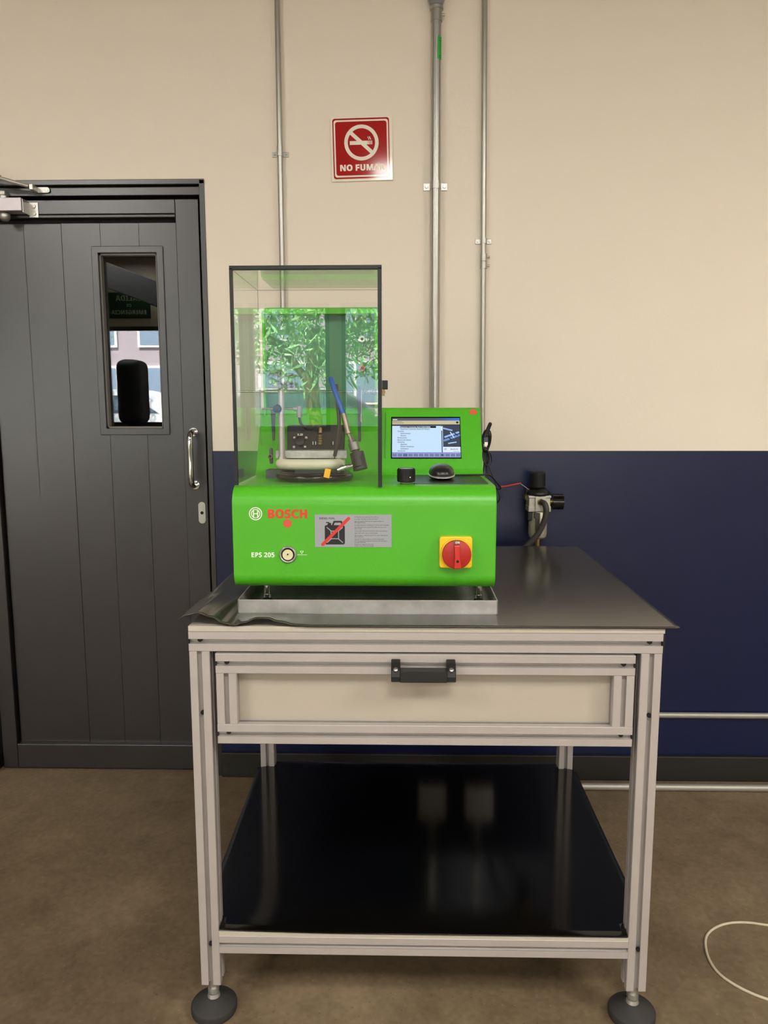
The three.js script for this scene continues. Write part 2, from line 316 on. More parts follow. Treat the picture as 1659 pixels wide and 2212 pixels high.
// ───────────── no-smoking sign ─────────────
{
  const t = thing('wall_sign', 'square red and white no-smoking sign reading NO FUMAR', 'sign', [-0.179, 2.188, WZ]);
  t.rotation.z = 0.022;
  part('plate', lim(-0.101, 0.101, -0.1, 0.1, 0.001, 0.006, 0.0008), S(0xf0ead8, 0.25), t);
  const tex = canvasTex(1024, 1024, (g, w) => {
    g.fillStyle = '#efe8d6'; g.fillRect(0, 0, w, w);
    const rr = (x, y, a, b, r, c) => { g.fillStyle = c; g.beginPath(); g.roundRect(x, y, a, b, r); g.fill(); };
    rr(24, 10, 962, 985, 44, '#a8211f'); rr(44, 36, 924, 932, 42, '#efe8d6'); rr(70, 64, 872, 876, 40, '#a8211f');
    g.strokeStyle = '#ece6d4'; g.lineWidth = 60; g.beginPath(); g.arc(510, 408, 262, 0, 7); g.stroke();
    g.fillStyle = '#ece6d4'; g.fillRect(312, 380, 305, 62); for (const x of [622, 648, 676]) g.fillRect(x, 380, 17, 62);
    g.lineWidth = 9; for (const x of [632, 664]) { g.beginPath(); g.moveTo(x, 366); g.bezierCurveTo(x + 26, 345, x - 30, 340, x - 4, 312); g.stroke(); }
    g.beginPath(); g.moveTo(640, 318); g.bezierCurveTo(660, 330, 640, 345, 672, 352); g.stroke();
    g.lineWidth = 62; g.beginPath(); g.moveTo(510 - 190, 408 - 175); g.lineTo(510 + 190, 408 + 175); g.stroke();
    g.font = 'bold 136px sans-serif'; g.textAlign = 'center'; g.textBaseline = 'middle'; g.fillStyle = '#efe8d6'; g.strokeStyle = '#efe8d6'; g.lineWidth = 7;
    g.save(); g.translate(512, 815); g.scale(Math.min(1.15, 770 / g.measureText('NO FUMAR').width), 1); g.fillText('NO FUMAR', 0, 0); g.strokeText('NO FUMAR', 0, 0); g.restore();
  });
  part('printed_face', new THREE.PlaneGeometry(0.198, 0.196).translate(0, 0, 0.0063), new THREE.MeshPhysicalMaterial({ map: tex, roughness: 1, specularIntensity: 0.7, bumpMap: paintBump, bumpScale: 0.00001, roughnessMap: (() => {
    const rt = canvasTex(512, 512, (g, w) => { // the white lettering is a duller film than the glossy red
      g.fillStyle = 'rgb(0,20,0)'; g.fillRect(0, 0, w, w); g.fillStyle = 'rgb(0,110,0)'; g.font = 'bold 68px sans-serif'; g.textAlign = 'center'; g.textBaseline = 'middle';
      g.translate(256, 407.5); g.scale(Math.min(1.15, 385 / g.measureText('NO FUMAR').width), 1); g.fillText('NO FUMAR', 0, 0);
    }); rt.colorSpace = THREE.NoColorSpace; return rt; })() }), t);
}

// ───────────── workbench ─────────────
const P = 0.043, HW = 0.49, TOP = 0.888, ZBK = -0.75 - P;       // profile, half width, rail top, rear face
function profileShape() {
  const h = P / 2, a = 0.0052, b = 0.0085, pts = [];
  const q = [[-h + 0.0012, h], [-a, h], [-a, h - 0.0035], [-b, h - 0.0035], [-b, h - 0.008], [-0.005, h - 0.0125], [0.005, h - 0.0125], [b, h - 0.008], [b, h - 0.0035], [a, h - 0.0035], [a, h], [h - 0.0012, h]];
  for (let k = 0; k < 4; k++) { const c = Math.cos(-k * Math.PI / 2), s = Math.sin(-k * Math.PI / 2); for (const [x, y] of q) pts.push([x * c - y * s, x * s + y * c]); }
  return shapeOf(pts.reverse());
}
const PS = profileShape(), profCache = {};
function profile(axis, a, b, u, v) { // along x: (u,v) = (y,z); along y: (x,z); along z: (x,y)
  const L = b - a, key = L.toFixed(4);
  const g = (profCache[key] ??= new THREE.ExtrudeGeometry(PS, { depth: L, bevelEnabled: false })).clone().translate(0, 0, a);
  if (axis === 'x') return g.rotateY(Math.PI / 2).translate(0, u, v);
  if (axis === 'y') return g.rotateX(-Math.PI / 2).translate(u, 0, v);
  return g.translate(u, v, 0);
}
const uvAlu = (g, a, b) => planarUV(g, a, b, 1.3);
{
  const t = thing('workbench', 'aluminium profile workbench with one wide drawer and a low shelf', 'workbench', [0, 0, 0]);
  const h = P / 2, fz = -h, bz = ZBK + h, xl = -HW + h, xr = HW - h, LEGT = TOP - P, LEGB = 0.078;
  const screwHole = (parent, x, y, z = -0.003) => part('screw', rod([x, y, z - 0.004], [x, y, z], 0.0052, 0.0052, 14), M.gasket, parent);
  const railF = part('top_rail', uvAlu(profile('x', -HW, HW, TOP - h, fz), 1, 0), M.alu, t);
  for (const x of [-HW + 0.023, HW - 0.026]) screwHole(railF, x, TOP - h + 0.003);
  part('top_rail', uvAlu(profile('x', -HW, HW, TOP - h, bz), 1, 0), M.alu, t);
  for (const x of [xl, xr]) part('side_rail', uvAlu(profile('z', ZBK + P, -P, x, TOP - h), 1, 2), M.alu, t);
  for (const x of [-HW - 0.004, HW]) part('end_cap', lim(x, x + 0.004, TOP - P, TOP, -P, 0, 0.001), M.blackMatte, t, 'black plastic end cap');
  for (const z of [fz, bz]) for (const x of [xl, xr]) {
    const leg = part('leg', uvAlu(profile('y', LEGB, LEGT, x, z), 0, 1), M.alu, t);
    part('foot_stem', [rod([x, 0.034, z], [x, LEGB + 0.004, z], 0.0085), rod([x, 0.046, z], [x, 0.058, z], 0.013, 0.013, 6), rod([x, 0.034, z], [x, 0.044, z], 0.015, 0.012)], M.zinc, leg, 'zinc threaded foot stem with nut');
    part('foot_pad', lathe([[0, 0], [0.049, 0], [0.051, 0.004], [0.051, 0.017], [0.048, 0.021], [0.02, 0.034], [0.016, 0.036], [0, 0.036]], 48).translate(x, 0, z), M.rubber, leg, 'round grey rubber foot pad');
    if (z === fz) for (const y of [0.71, 0.175]) part('screw', rod([x + 0.002, y, -0.008], [x + 0.002, y, -0.0035], 0.0048, 0.0048, 14), M.gasket, leg);
  }
  const SH = 0.198;
  part('lower_rail', uvAlu(profile('x', -HW + P, HW - P, SH - h, fz), 1, 0), M.alu, t);
  part('lower_rail', uvAlu(profile('x', -HW + P, HW - P, SH - h, bz), 1, 0), M.alu, t);
  for (const x of [xl, xr]) part('lower_rail', uvAlu(profile('z', ZBK + P, -P, x, SH - h), 1, 2), M.alu, t);
  // guide rails beside the drawer
  part('tabletop', lim(-HW, HW + 0.003, TOP, TOP + 0.0115, -0.9, 0.001, 0.001), M.board, t, 'pale laminate tabletop board');
  const notch = shapeOf([[-HW + P, 0], [HW - P, 0], [HW - P, -P - 0.002], [HW - 0.002, -P - 0.002], [HW - 0.002, ZBK + P + 0.002], [HW - P, ZBK + P + 0.002], [HW - P, ZBK], [-HW + P, ZBK], [-HW + P, ZBK + P + 0.002], [-HW + 0.002, ZBK + P + 0.002], [-HW + 0.002, -P - 0.002], [-HW + P, -P - 0.002]].map(([x, z]) => [x, -z]));
  part('lower_shelf', new THREE.ExtrudeGeometry(notch, { depth: 0.01, bevelEnabled: false }).rotateX(-Math.PI / 2).translate(0, SH, 0), M.board, t, 'pale shelf board');
  // drawer
  const DX = 0.434, y0 = 0.645, y1 = 0.842, f = 0.005, dz = f - h;
  const dr = part('drawer', [lim(-DX + 0.03, DX - 0.03, y0 + P - 0.002, y1 - P + 0.002, f - 0.036, f - 0.028), lim(-DX + 0.01, DX - 0.01, y0 + 0.01, y0 + 0.016, -0.7, f - 0.036), lim(-DX + 0.01, -DX + 0.018, y0 + 0.01, y1 - 0.05, -0.7, f - 0.036), lim(DX - 0.018, DX - 0.01, y0 + 0.01, y1 - 0.05, -0.7, f - 0.036), lim(-DX + 0.01, DX - 0.01, y0 + 0.01, y1 - 0.05, -0.7, -0.692)], M.panel, t, 'cream drawer front panel and box');
  for (const y of [y1 - h, y0 + h]) part('drawer_rail', uvAlu(profile('x', -DX, DX, y, dz), 1, 0), M.alu, dr);
  for (const x of [-DX + h, DX - h]) part('drawer_post', uvAlu(profile('y', y0 + P, y1 - P, x, dz), 0, 1), M.alu, dr);
  for (const y of [y1 - h + 0.003, y0 + h + 0.004]) for (const s of [-1, 1]) screwHole(dr, s * (DX - 0.023), y, f - 0.0025);
  for (const s of [-1, 1]) part('drawer_rail_cap', lim(s < 0 ? -DX - 0.003 : DX, s < 0 ? -DX : DX + 0.003, y0 + 0.002, y1 - 0.002, -P, f - 0.006), M.blackMatte, dr);
  const hb = shapeOf([[0, 0.832], [0.004, 0.834], [0.016, 0.83], [0.03, 0.818], [0.034, 0.806], [0.034, 0.797], [0.03, 0.794], [0.012, 0.794], [0, 0.8]].map(([z, y]) => [z + f, y]));
  const handle = part('handle', [sweepX(hb, -0.068, -0.049, 0.002), sweepX(hb, 0.045, 0.064, 0.002), sweepX(shapeOf([[0.014, 0.819], [0.034, 0.818], [0.036, 0.797], [0.033, 0.794], [0.014, 0.795]].map(([z, y]) => [z + f, y])), -0.05, 0.046, 0.0015)], M.black, dr, 'black bar handle with two end brackets');
  for (const x of [-0.0585, 0.0545]) part('handle_screw', facing(lathe([[0, 0.002], [0.0035, 0.002], [0.005, 0.0005], [0.005, -0.003], [0, -0.003]], 20)).rotateX(-0.75).translate(x, 0.8205, f + 0.0305), M.steel, dr);
}

// rubber mats
function grid(nx, nz, at) { // a sheet with thickness: at(u,v) gives [x, y, z] of the underside
  const pos = [], uv = [], idx = [], th = 0.004, N = (nx + 1) * (nz + 1);
  for (let s = 0; s < 2; s++) for (let j = 0; j <= nz; j++) for (let i = 0; i <= nx; i++) { const p = at(i / nx, j / nz); pos.push(p[0], p[1] + s * th, p[2]); uv.push(p[0] * 1.4, p[2] * 1.4); }
  const id = (s, i, j) => s * N + j * (nx + 1) + i;
  for (let j = 0; j < nz; j++) for (let i = 0; i < nx; i++) {
    const a = id(1, i, j), b = id(1, i + 1, j), c = id(1, i + 1, j + 1), d = id(1, i, j + 1); idx.push(a, b, c, a, c, d);
    const e = id(0, i, j), f = id(0, i + 1, j), g = id(0, i + 1, j + 1), h = id(0, i, j + 1); idx.push(e, g, f, e, h, g);
  }
  const side = (p, q) => { const [i, j] = p, [k, l] = q; idx.push(id(0, i, j), id(0, k, l), id(1, k, l), id(0, i, j), id(1, k, l), id(1, i, j)); };
  for (let i = 0; i < nx; i++) { side([i, 0], [i + 1, 0]); side([i + 1, nz], [i, nz]); }
  for (let j = 0; j < nz; j++) { side([nx, j], [nx, j + 1]); side([0, j + 1], [0, j]); }
  const g = new THREE.BufferGeometry(); g.setAttribute('position', new THREE.Float32BufferAttribute(pos, 3)); g.setAttribute('uv', new THREE.Float32BufferAttribute(uv, 2)); g.setIndex(idx);
  const f = g.toNonIndexed(); g.computeVertexNormals(); return g;
}
const MATTOP = TOP + 0.0115 + 0.004;
{
  const C = [[-0.51, 0.013], [-0.493, 0.022], [-0.468, 0.0275], [-0.44, 0.019], [-0.415, 0.006], [-0.395, 0.0015], [-0.372, 0.007], [-0.345, 0.0165], [-0.325, 0.0165], [-0.3, 0.009], [-0.265, 0.002], [-0.23, 0], [0.6, 0]];
  const lift = (x) => { for (let i = 0; i < C.length - 1; i++) if (x <= C[i + 1][0]) { let t = (x - C[i][0]) / (C[i + 1][0] - C[i][0]); t = Math.max(0, t); t = t * t * (3 - 2 * t); return C[i][1] * (1 - t) + C[i + 1][1] * t; } return 0; };
  const g = grid(160, 60, (u, v) => {
    const uu = u < 0.5 ? u * 0.62 : 0.31 + (u - 0.5) * 1.38, vv = v * v * 0.5 + v * 0.5;
    const x = -0.506 + 1.026 * uu, z = 0.006 - 0.917 * vv;
    const k = Math.min(1, Math.max(0, (x + 0.425) / 0.03)), L = 0.24 * (1 - k) + 0.042 * k;
    return [x, TOP + 0.0117 + lift(x) * Math.exp(-Math.pow((0.006 - z) / L, 2)), z];
  });
  const m = part('rubber_mat', g, M.mat, scene); m.userData = { label: 'dusty black rubber mat on the tabletop, its front left corner curled up in waves', category: 'mat' };
  const g2 = grid(80, 40, (u, v) => {
    const z = 0.003 - 0.785 * v; let w = 0.445;
    if (z < -0.047 && z > -0.745) w = 0.4975;
    const x = -w + 2 * w * u;
    const bow = 0.007 * Math.pow(Math.max(0, 1 - u * 3.2), 2) * Math.exp(-Math.pow(v / 0.12, 2)) ;
    return [x, 0.2085 + bow + 0.012 * v * v, z];
  });
  const m2 = part('rubber_mat', g2, M.matBlack, scene); m2.name = 'rubber_mat_001'; m2.userData = { label: 'shiny black rubber mat on the lower shelf, under the drawer', category: 'mat' };
}

// ───────────── drip tray ─────────────
{
  const x0 = -0.403, x1 = 0.161, z1 = -0.084, z0 = -0.61, y = MATTOP + 0.0002, t = thing('drip_tray', 'shallow sheet-metal drip tray under the green test bench', 'tray', [0, 0, 0]);
  part('tray_wall', planarUV(lim(x0, x1, y, y + 0.031, z1 - 0.002, z1, 0.0006), 0, 1, 2.2), M.aluPlate, t);
  part('tray_wall', planarUV(lim(x0, x1, y, y + 0.031, z0, z0 + 0.002), 0, 1, 2.2), M.aluPlate, t);
  for (const x of [x0, x1 - 0.002]) part('tray_wall', planarUV(lim(x, x + 0.002, y, y + 0.031, z0, z1), 2, 1, 2.2), M.aluPlate, t);
  part('tray_floor', planarUV(lim(x0, x1, y, y + 0.002, z0, z1), 0, 2, 2.2), M.aluPlate, t);
}

// ───────────── green test bench ─────────────
const font = await new FontLoader().loadAsync('fonts/droid/droid_sans_bold.typeface.json');
function text(s, size, x, y, z, align = 0, width = 0, bold = 0) {
  const g = new TextGeometry(s, { font, size, depth: 0.0004, curveSegments: 6, bevelEnabled: bold > 0, bevelThickness: 0.0001, bevelSize: bold, bevelSegments: 1 }); g.computeBoundingBox();
  const w = g.boundingBox.max.x - g.boundingBox.min.x; g.translate(-g.boundingBox.min.x, 0, 0);
  const k = width ? width / w : 1; g.scale(k, 1, 1); return g.translate(x - (align ? w * k / 2 : 0), y, z);
}
const BX0 = -0.414, BX1 = 0.157, FZ = -0.1, BT = 1.18;
const bench = thing('injector_test_bench', 'bright green injector test bench with a clear hood and a small screen', 'test bench', [0, 0, 0]);
{
  const b = bench, SL0 = [-0.386, 1.188], SL1 = [-0.478, 1.34];
  const s = new THREE.Shape();
  s.moveTo(-0.6, 0.956); s.lineTo(FZ - 0.03, 0.956); s.absarc(FZ - 0.03, 0.986, 0.03, -Math.PI / 2, 0); s.lineTo(FZ, BT - 0.042); s.absarc(FZ - 0.042, BT - 0.042, 0.042, 0, Math.PI / 2);
  s.lineTo(-0.368, BT); s.quadraticCurveTo(-0.38, BT, SL0[0] - 0.004, SL0[1] + 0.007); s.lineTo(SL1[0], SL1[1]); s.quadraticCurveTo(SL1[0] - 0.004, SL1[1] + 0.0065, SL1[0] - 0.012, SL1[1] + 0.0065); s.lineTo(-0.6, 1.3465); s.closePath();
  const body = part('housing', planarUV(sweepX(s, BX0, BX1, 0.0025, 20), 0, 1, 12), M.green, b);
  for (const x of [-0.35, 0.126]) for (const z of [-0.15, -0.52]) {
    const f = part('leg', [rod([x, 0.926, z], [x, 0.958, z], 0.0075), rod([x, 0.924, z], [x, 0.932, z], 0.0105, 0.0105, 6)], M.chrome, b, 'chrome levelling leg');
    part('leg_pad', lathe([[0, 0], [0.014, 0], [0.014, 0.006], [0.009, 0.017], [0, 0.017]], 24).translate(x, MATTOP + 0.0023, z), M.black, f);
  }
  // tower behind the hood: rim round a recessed panel
  const tx0 = -0.405, tx1 = -0.106, ty = 1.6, tz = -0.468;
  const rim = shapeOf([[tx0, 1.2], [tx1, 1.2], [tx1, ty - 0.004], [tx1 - 0.004, ty], [tx0 + 0.012, ty], [tx0 + 0.005, ty - 0.003], [tx0, ty - 0.012]]);
  hole(rim, shapeOf([[tx0 + 0.006, 1.21], [tx0 + 0.006, ty - 0.016], [tx1 - 0.011, ty - 0.016], [tx1 - 0.011, 1.21]]));
  const tower = part('tower', [plate(rim, -0.6, 0.132, 0.0015)], M.green, b, 'tall green back tower inside the clear hood');
  part('recess_panel', lim(tx0 + 0.003, tx1 - 0.003, 1.2, ty - 0.01, -0.6, -0.497), S(0x3a7652, 0.4), tower, 'darker green recessed panel');
  for (const y of [1.523, 1.448]) part('bolt', [facing(lathe([[0.0, -0.003], [0.0075, -0.003], [0.0085, 0.002], [0.0055, 0.004], [0.0048, 0.001], [0, 0.001]], 20)).translate(-0.15, y, -0.4965)], y > 1.5 ? M.white : M.redDot, tower, 'pale round bolt');
  for (const y of [1.523, 1.448]) part('bolt_head', rod([-0.15, y, -0.4965], [-0.15, y, -0.491], 0.0042, 0.0036, 6), M.slate, tower);
  // screen on the sloped face
  const ang = Math.atan2(SL0[0] - SL1[0], SL1[1] - SL0[1]);
  const slope = new THREE.Group(); // only a frame of reference: its children are put into the bench below
  const onSlope = (g) => g.rotateX(-ang).translate(0, 1.2725, -0.4385 + 0.0024);
  const sc = part('screen', onSlope(lim(-0.074, 0.104, -0.062, 0.059, -0.004, 0.0005)), M.blackGloss, b, 'black framed colour screen showing a menu');
  const scr = canvasTex(1024, 680, (g, w, h) => {
    g.fillStyle = '#c7e2fb'; g.fillRect(0, 0, w, h);
    const gr = g.createLinearGradient(0, 0, w, 0); gr.addColorStop(0, '#585a5e'); gr.addColorStop(0.65, '#50587a'); gr.addColorStop(1, '#3b76e0'); g.fillStyle = gr; g.fillRect(0, 0, w, 46);
    g.fillStyle = '#fff'; g.fillRect(6, 22, 70, 12);
    g.fillStyle = '#cabf9a'; g.fillRect(0, 46, w, 66); g.fillStyle = '#5d5a52'; for (const [y, x1] of [[58, 150], [82, 165]]) for (let x = 8; x < x1; x += 12) g.fillRect(x, y, 8, 9);
    g.fillStyle = '#2c2f48'; g.beginPath(); g.ellipse(w - 36, 78, 20, 18, 0, 0, 7); g.fill();
    g.fillStyle = '#3f434e'; g.fillRect(0, 112, w, 26);
    g.font = 'bold 28px sans-serif'; g.textBaseline = 'middle';
    g.fillStyle = '#16181c'; g.fillRect(120, 140, 545, 34); g.fillStyle = '#eef6ff'; g.fillText('Inyector Common Rail [CRI/CRIN]', 126, 158);
    g.fillStyle = '#4d555e'; g.fillText('Inyector Common Rail [CR Piezo]', 126, 196);
    [['Cliente', 80], ['Seleccionar', 126], ['Nuevo', 126], ['Protocolos', 80], ['Banco de datos', 80], ['Sistema', 80], ['Ajustes', 126], ['Datos empresa', 126], ['Software', 126], ['Servicios', 80]].forEach(([s, x], i) => g.fillText(s, x, 232 + i * 37.5));
    g.fillStyle = '#55617e'; g.fillRect(742, 140, 16, 454); g.fillStyle = '#fff'; g.fillRect(743, 150, 14, 70);
    g.fillStyle = '#3d4654'; g.fillRect(766, 138, 258, 362);
    g.lineCap = 'round'; for (const [x0, y0, x1, y1, c, l] of [[775, 180, 900, 215, '#8fb0ea', 26], [800, 330, 1000, 250, '#9cc0f4', 30], [790, 390, 1010, 300, '#6d92d8', 34], [880, 250, 930, 340, '#dbe8ff', 14], [850, 440, 960, 420, '#a9c9f8', 20], [940, 260, 985, 300, '#2d3950', 18], [850, 330, 890, 380, '#253047', 16]]) { g.strokeStyle = c; g.lineWidth = l; g.beginPath(); g.moveTo(x0, y0); g.lineTo(x1, y1); g.stroke(); }
    g.fillStyle = '#dcecfb'; g.fillRect(766, 500, 258, 94); g.strokeStyle = '#4a82b4'; g.lineWidth = 4; g.beginPath(); g.arc(800, 538, 14, 0, 7); g.stroke(); g.fillStyle = '#4a82b4'; g.fillRect(790, 535, 20, 5);
    g.fillStyle = '#8b7d98'; g.font = 'bold 34px sans-serif'; g.fillText('BOSCH', 874, 540); g.fillStyle = '#9aa9bb'; g.fillRect(920, 574, 90, 7);
    g.fillStyle = '#8089bd'; g.fillRect(0, 594, w, 86); g.strokeStyle = '#c6cdf2'; g.lineWidth = 3; for (let i = 0; i < 13; i++) { g.fillStyle = i === 2 ? '#5d6796' : '#7179ab'; g.fillRect(i * 79 + 4, 614, 71, 52); g.strokeRect(i * 79 + 4, 614, 71, 52); }
    g.fillStyle = '#23284a'; g.fillRect(742, 622, 14, 32);
  });
  part('screen_picture', onSlope(new THREE.PlaneGeometry(0.1735, 0.1145).translate(0.0155, -0.002, 0.0009)), new THREE.MeshStandardMaterial({ color: 0x050505, roughness: 0.25, emissive: 0xffffff, emissiveMap: scr, emissiveIntensity: 0.85 }), sc);
  const sl = new THREE.RectAreaLight(new THREE.Color(0.78, 0.88, 1), 0.5, 0.16, 0.1); sl.name = 'screen_light'; sl.position.set(0.0165, 1.272, -0.434); sl.rotation.set(-ang, Math.PI, 0, 'YXZ'); b.add(sl);
  const dotS = (r) => plate(disc(r), 0, 0.0004);
  part('sticker', onSlope(dotS(0.0095).scale(1.05, 0.88, 1).translate(0.1385, 0.0735, 0)), M.redDot, b, 'round red sticker beside the screen');
  // mouse surface and rotary knob
  part('mouse_surface', plate(roundRect(0.166, 0.214, 0.006), 0, 0.0015, 0.0004).rotateX(-Math.PI / 2).translate(0.062, BT, -0.262), S(0x2c2f2b, 0.4), b, 'dark mouse surface');
  const kn = []; for (let i = 0; i < 48; i++) { const a = i / 48 * Math.PI * 2; kn.push(new THREE.BoxGeometry(0.0013, 0.02, 0.0016).translate(0.0196, 0.0215, 0).rotateY(a)); }
  const knob = part('rotary_knob', [lathe([[0, 0.005], [0.019, 0.005], [0.02, 0.0065], [0.02, 0.012], [0.0194, 0.0125], [0.0194, 0.0325], [0.0185, 0.0345], [0.0165, 0.0345], [0.0162, 0.0335], [0, 0.0335]], 48), ...kn].map((g) => g.translate(-0.037, BT, -0.162)), M.blackMatte, b, 'black ribbed rotary knob');
  part('knob_base', lathe([[0, 0], [0.014, 0], [0.014, 0.006], [0, 0.006]], 32).translate(-0.037, BT, -0.162), M.satin, knob);
  part('knob_cap', lathe([[0, 0.034], [0.0155, 0.034], [0.0155, 0.0335]], 32).translate(-0.037, BT, -0.162), S(0xa8aeb0, 0.35, 0.5), knob);
  part('knob_mark', rod([-0.0285, BT + 0.016, -0.1445], [-0.0283, BT + 0.016, -0.1435], 0.0013), M.white, knob);

  // front face lettering
  const z = FZ + 0.0001;
  const logo = [plate(hole(disc(0.0142, -0.3625, 1.121), disc(0.0124, -0.3625, 1.121)), z, 0.0004), plate(hole(disc(0.0098, -0.3625, 1.121), disc(0.0082, -0.3625, 1.121)), z, 0.0004)];
  for (const s of [-1, 1]) logo.push(lim(-0.3625 + s * 0.0045 - 0.0011, -0.3625 + s * 0.0045 + 0.0011, 1.1115, 1.1305, z, z + 0.0004));
  logo.push(lim(-0.367, -0.358, 1.1199, 1.1221, z, z + 0.0004));
  part('emblem', logo, M.white, b, 'white ring emblem');
  part('lettering', text('BOSCH', 0.0185, -0.336, 1.1118, z, 0, 0.0855, 0.0006), M.letterRed, b, 'red lettering BOSCH');
  part('lettering', text('EPS 205', 0.0104, -0.3735, 1.0255, z, 0, 0.05, 0), M.white, b, 'white lettering EPS 205');
  part('sticker', dotS(0.0092).translate(-0.2938, 1.1, z + 0.0004), M.redDot, b, 'round red sticker under the lettering');
  const sym = [lim(-0.2735, -0.252, 1.0305, 1.0313, z, z + 0.0003)];
  const tri = shapeOf([[-0.268, 1.0395], [-0.2595, 1.0395], [-0.26375, 1.0325]]); hole(tri, shapeOf([[-0.2664, 1.0387], [-0.26375, 1.0342], [-0.2611, 1.0387]])); sym.push(plate(tri, z, 0.0003));
  part('level_mark', sym, M.white, b, 'white level mark');
  const bt = part('sight_glass', facing(lathe([[0, 0], [0.0195, 0], [0.0195, 0.002], [0.017, 0.0055], [0.0155, 0.0055], [0.0145, 0.002], [0, 0.002]], 48)).translate(-0.294, 1.0315, FZ), M.zinc, b, 'round metal-ringed level sight glass');
  part('sight_face', [plate(disc(0.0115, 0, 0), 0, 0.0022)].map((g) => g.translate(-0.294, 1.0315, FZ + 0.0012)), S(0xd6cfa2, 0.35), bt);
  part('sight_ring', [plate(hole(disc(0.0143), disc(0.0118)), 0, 0.002)].map((g) => g.translate(-0.294, 1.0315, FZ + 0.0012)), M.gasket, bt);
  part('sight_pin', rod([-0.294, 1.0325, FZ], [-0.294, 1.0325, FZ + 0.005], 0.0016), M.gasket, bt);
  // grey instruction plate
  const pl = part('instruction_plate', lim(-0.2345, -0.0685, 1.0485, 1.1195, FZ, FZ + 0.0008), S(0x93969a, 0.4, 0.3), b, 'grey instruction plate with a crossed-out fuel can');
  const pt = canvasTex(1024, 438, (g, w, h) => {
    g.fillStyle = '#96999d'; g.fillRect(0, 0, w, h); g.fillStyle = '#1b1b1c'; g.font = 'bold 36px sans-serif'; g.textBaseline = 'alphabetic'; g.fillText('DIESEL FUEL', 58, 64);
    g.beginPath(); g.roundRect(132, 142, 268, 262, 26); g.fill(); g.beginPath(); g.moveTo(160, 150); g.lineTo(180, 112); g.lineTo(218, 112); g.lineTo(218, 150); g.fill(); g.fillRect(150, 100, 44, 14);
    g.lineWidth = 24; g.strokeStyle = '#1b1b1c'; g.beginPath(); g.moveTo(236, 150); g.lineTo(260, 96); g.lineTo(352, 96); g.lineTo(372, 150); g.stroke();
    g.strokeStyle = '#96999d'; g.lineWidth = 12; for (const [x, y] of [[160, 170], [374, 170], [160, 380], [374, 380]]) { g.beginPath(); g.moveTo(x, y); g.lineTo(266 + (x - 266) * 0.45, 274 + (y - 274) * 0.5); g.stroke(); } g.strokeRect(216, 222, 100, 104);
    g.strokeStyle = '#c8352a'; g.lineWidth = 42; g.lineCap = 'round'; g.beginPath(); g.moveTo(102, 404); g.lineTo(452, 52); g.stroke();
    g.fillStyle = '#4a4b4e'; const rows = [[34, 310], [62, 270], [92, 378], [112, 110], [142, 440], [172, 420], [192, 90], [222, 430], [250, 290], [282, 440], [302, 120], [332, 380], [356, 430], [376, 130], [402, 250], [424, 250]];
    for (const [y, l] of rows) { let x = 530; while (x < 530 + l) { const ww = 10 + rnd() * 34; for (let q = 0; q < ww; q += 6) g.fillRect(x + q, y - 4 - (rnd() > 0.7 ? 3 : 0), 4.4, 7 + (rnd() > 0.7 ? 3 : 0)); x += ww + 8; } }
  });
  part('printed_face', new THREE.PlaneGeometry(0.166, 0.071).translate(-0.1515, 1.084, FZ + 0.001), new THREE.MeshPhysicalMaterial({ map: pt, roughness: 0.4 }), pl);
  // main switch
  const sx = 0.0695, sy = 1.0395;
  const sw = part('switch_plate', plate(roundRect(0.07, 0.068, 0.006, sx, sy), FZ, 0.014, 0.002), M.yellow, b, 'yellow square main switch plate');
  part('switch_collar', facing(lathe([[0, 0], [0.0338, 0], [0.0338, 0.004], [0.032, 0.0075], [0, 0.0075]], 48)).translate(sx + 0.001, sy - 0.002, FZ + 0.013), S(0xe6b91c, 0.35), sw);
  part('switch_dial', facing(lathe([[0, 0], [0.031, 0], [0.031, 0.008], [0.029, 0.011], [0.019, 0.011], [0.0175, 0.013], [0, 0.013]], 48)).translate(sx + 0.001, sy - 0.002, FZ + 0.0195), M.redGloss, sw, 'red round switch dial');
  const gs = new THREE.Shape(); gs.moveTo(-0.0062, 0.0225); gs.lineTo(0.0062, 0.0225); gs.lineTo(0.0052, 0); gs.lineTo(0.0075, -0.0265); gs.lineTo(-0.0075, -0.0265); gs.lineTo(-0.0052, 0); gs.closePath();
  part('switch_grip', plate(gs, 0, 0.017, 0.0015).rotateZ(0.04).translate(sx + 0.001, sy - 0.002, FZ + 0.03), S(0xc42b24, 0.35), sw, 'red switch grip');
  part('switch_window', [lim(sx - 0.007, sx + 0.007, sy + 0.0215, sy + 0.028, FZ + 0.03, FZ + 0.0315, 0.0005)], S(0x59564f, 0.4), sw);
  part('switch_mark', text('ON', 0.0045, sx + 0.002, sy + 0.0226, FZ + 0.0316, 1), M.white, sw);
  part('lock_hole', rod([sx + 0.0015, sy - 0.013, FZ + 0.04], [sx + 0.0015, sy - 0.013, FZ + 0.0477], 0.003), M.gasket, sw);
  // hood latch plate on the sloped face, left of the screen
  part('hinge_strip', onSlope(lim(-0.0895, -0.088, -0.062, 0.071, 0, 0.002)), M.steel, b);

  // clear hood
  const hx0 = -0.406, hx1 = -0.094, hy0 = 1.1815, hy1 = 1.637, hz1 = -0.118, hz0 = -0.424, th = 0.0035;
  const front = part('hood_front', lim(hx0, hx1, hy0, hy1, hz1 - th, hz1), M.acrylic, b, 'clear front pane of the hood');
  const left = part('hood_side', lim(hx0, hx0 + th, hy0 + 0.001, hy1, hz0, hz1 - th - 0.0005), M.acrylic, b, 'clear left pane of the hood');
  const right = part('hood_side', lim(hx1 - th, hx1, hy0 + 0.001, hy1, hz0, hz1 - th - 0.0005), M.acrylic, b, 'clear right pane of the hood');
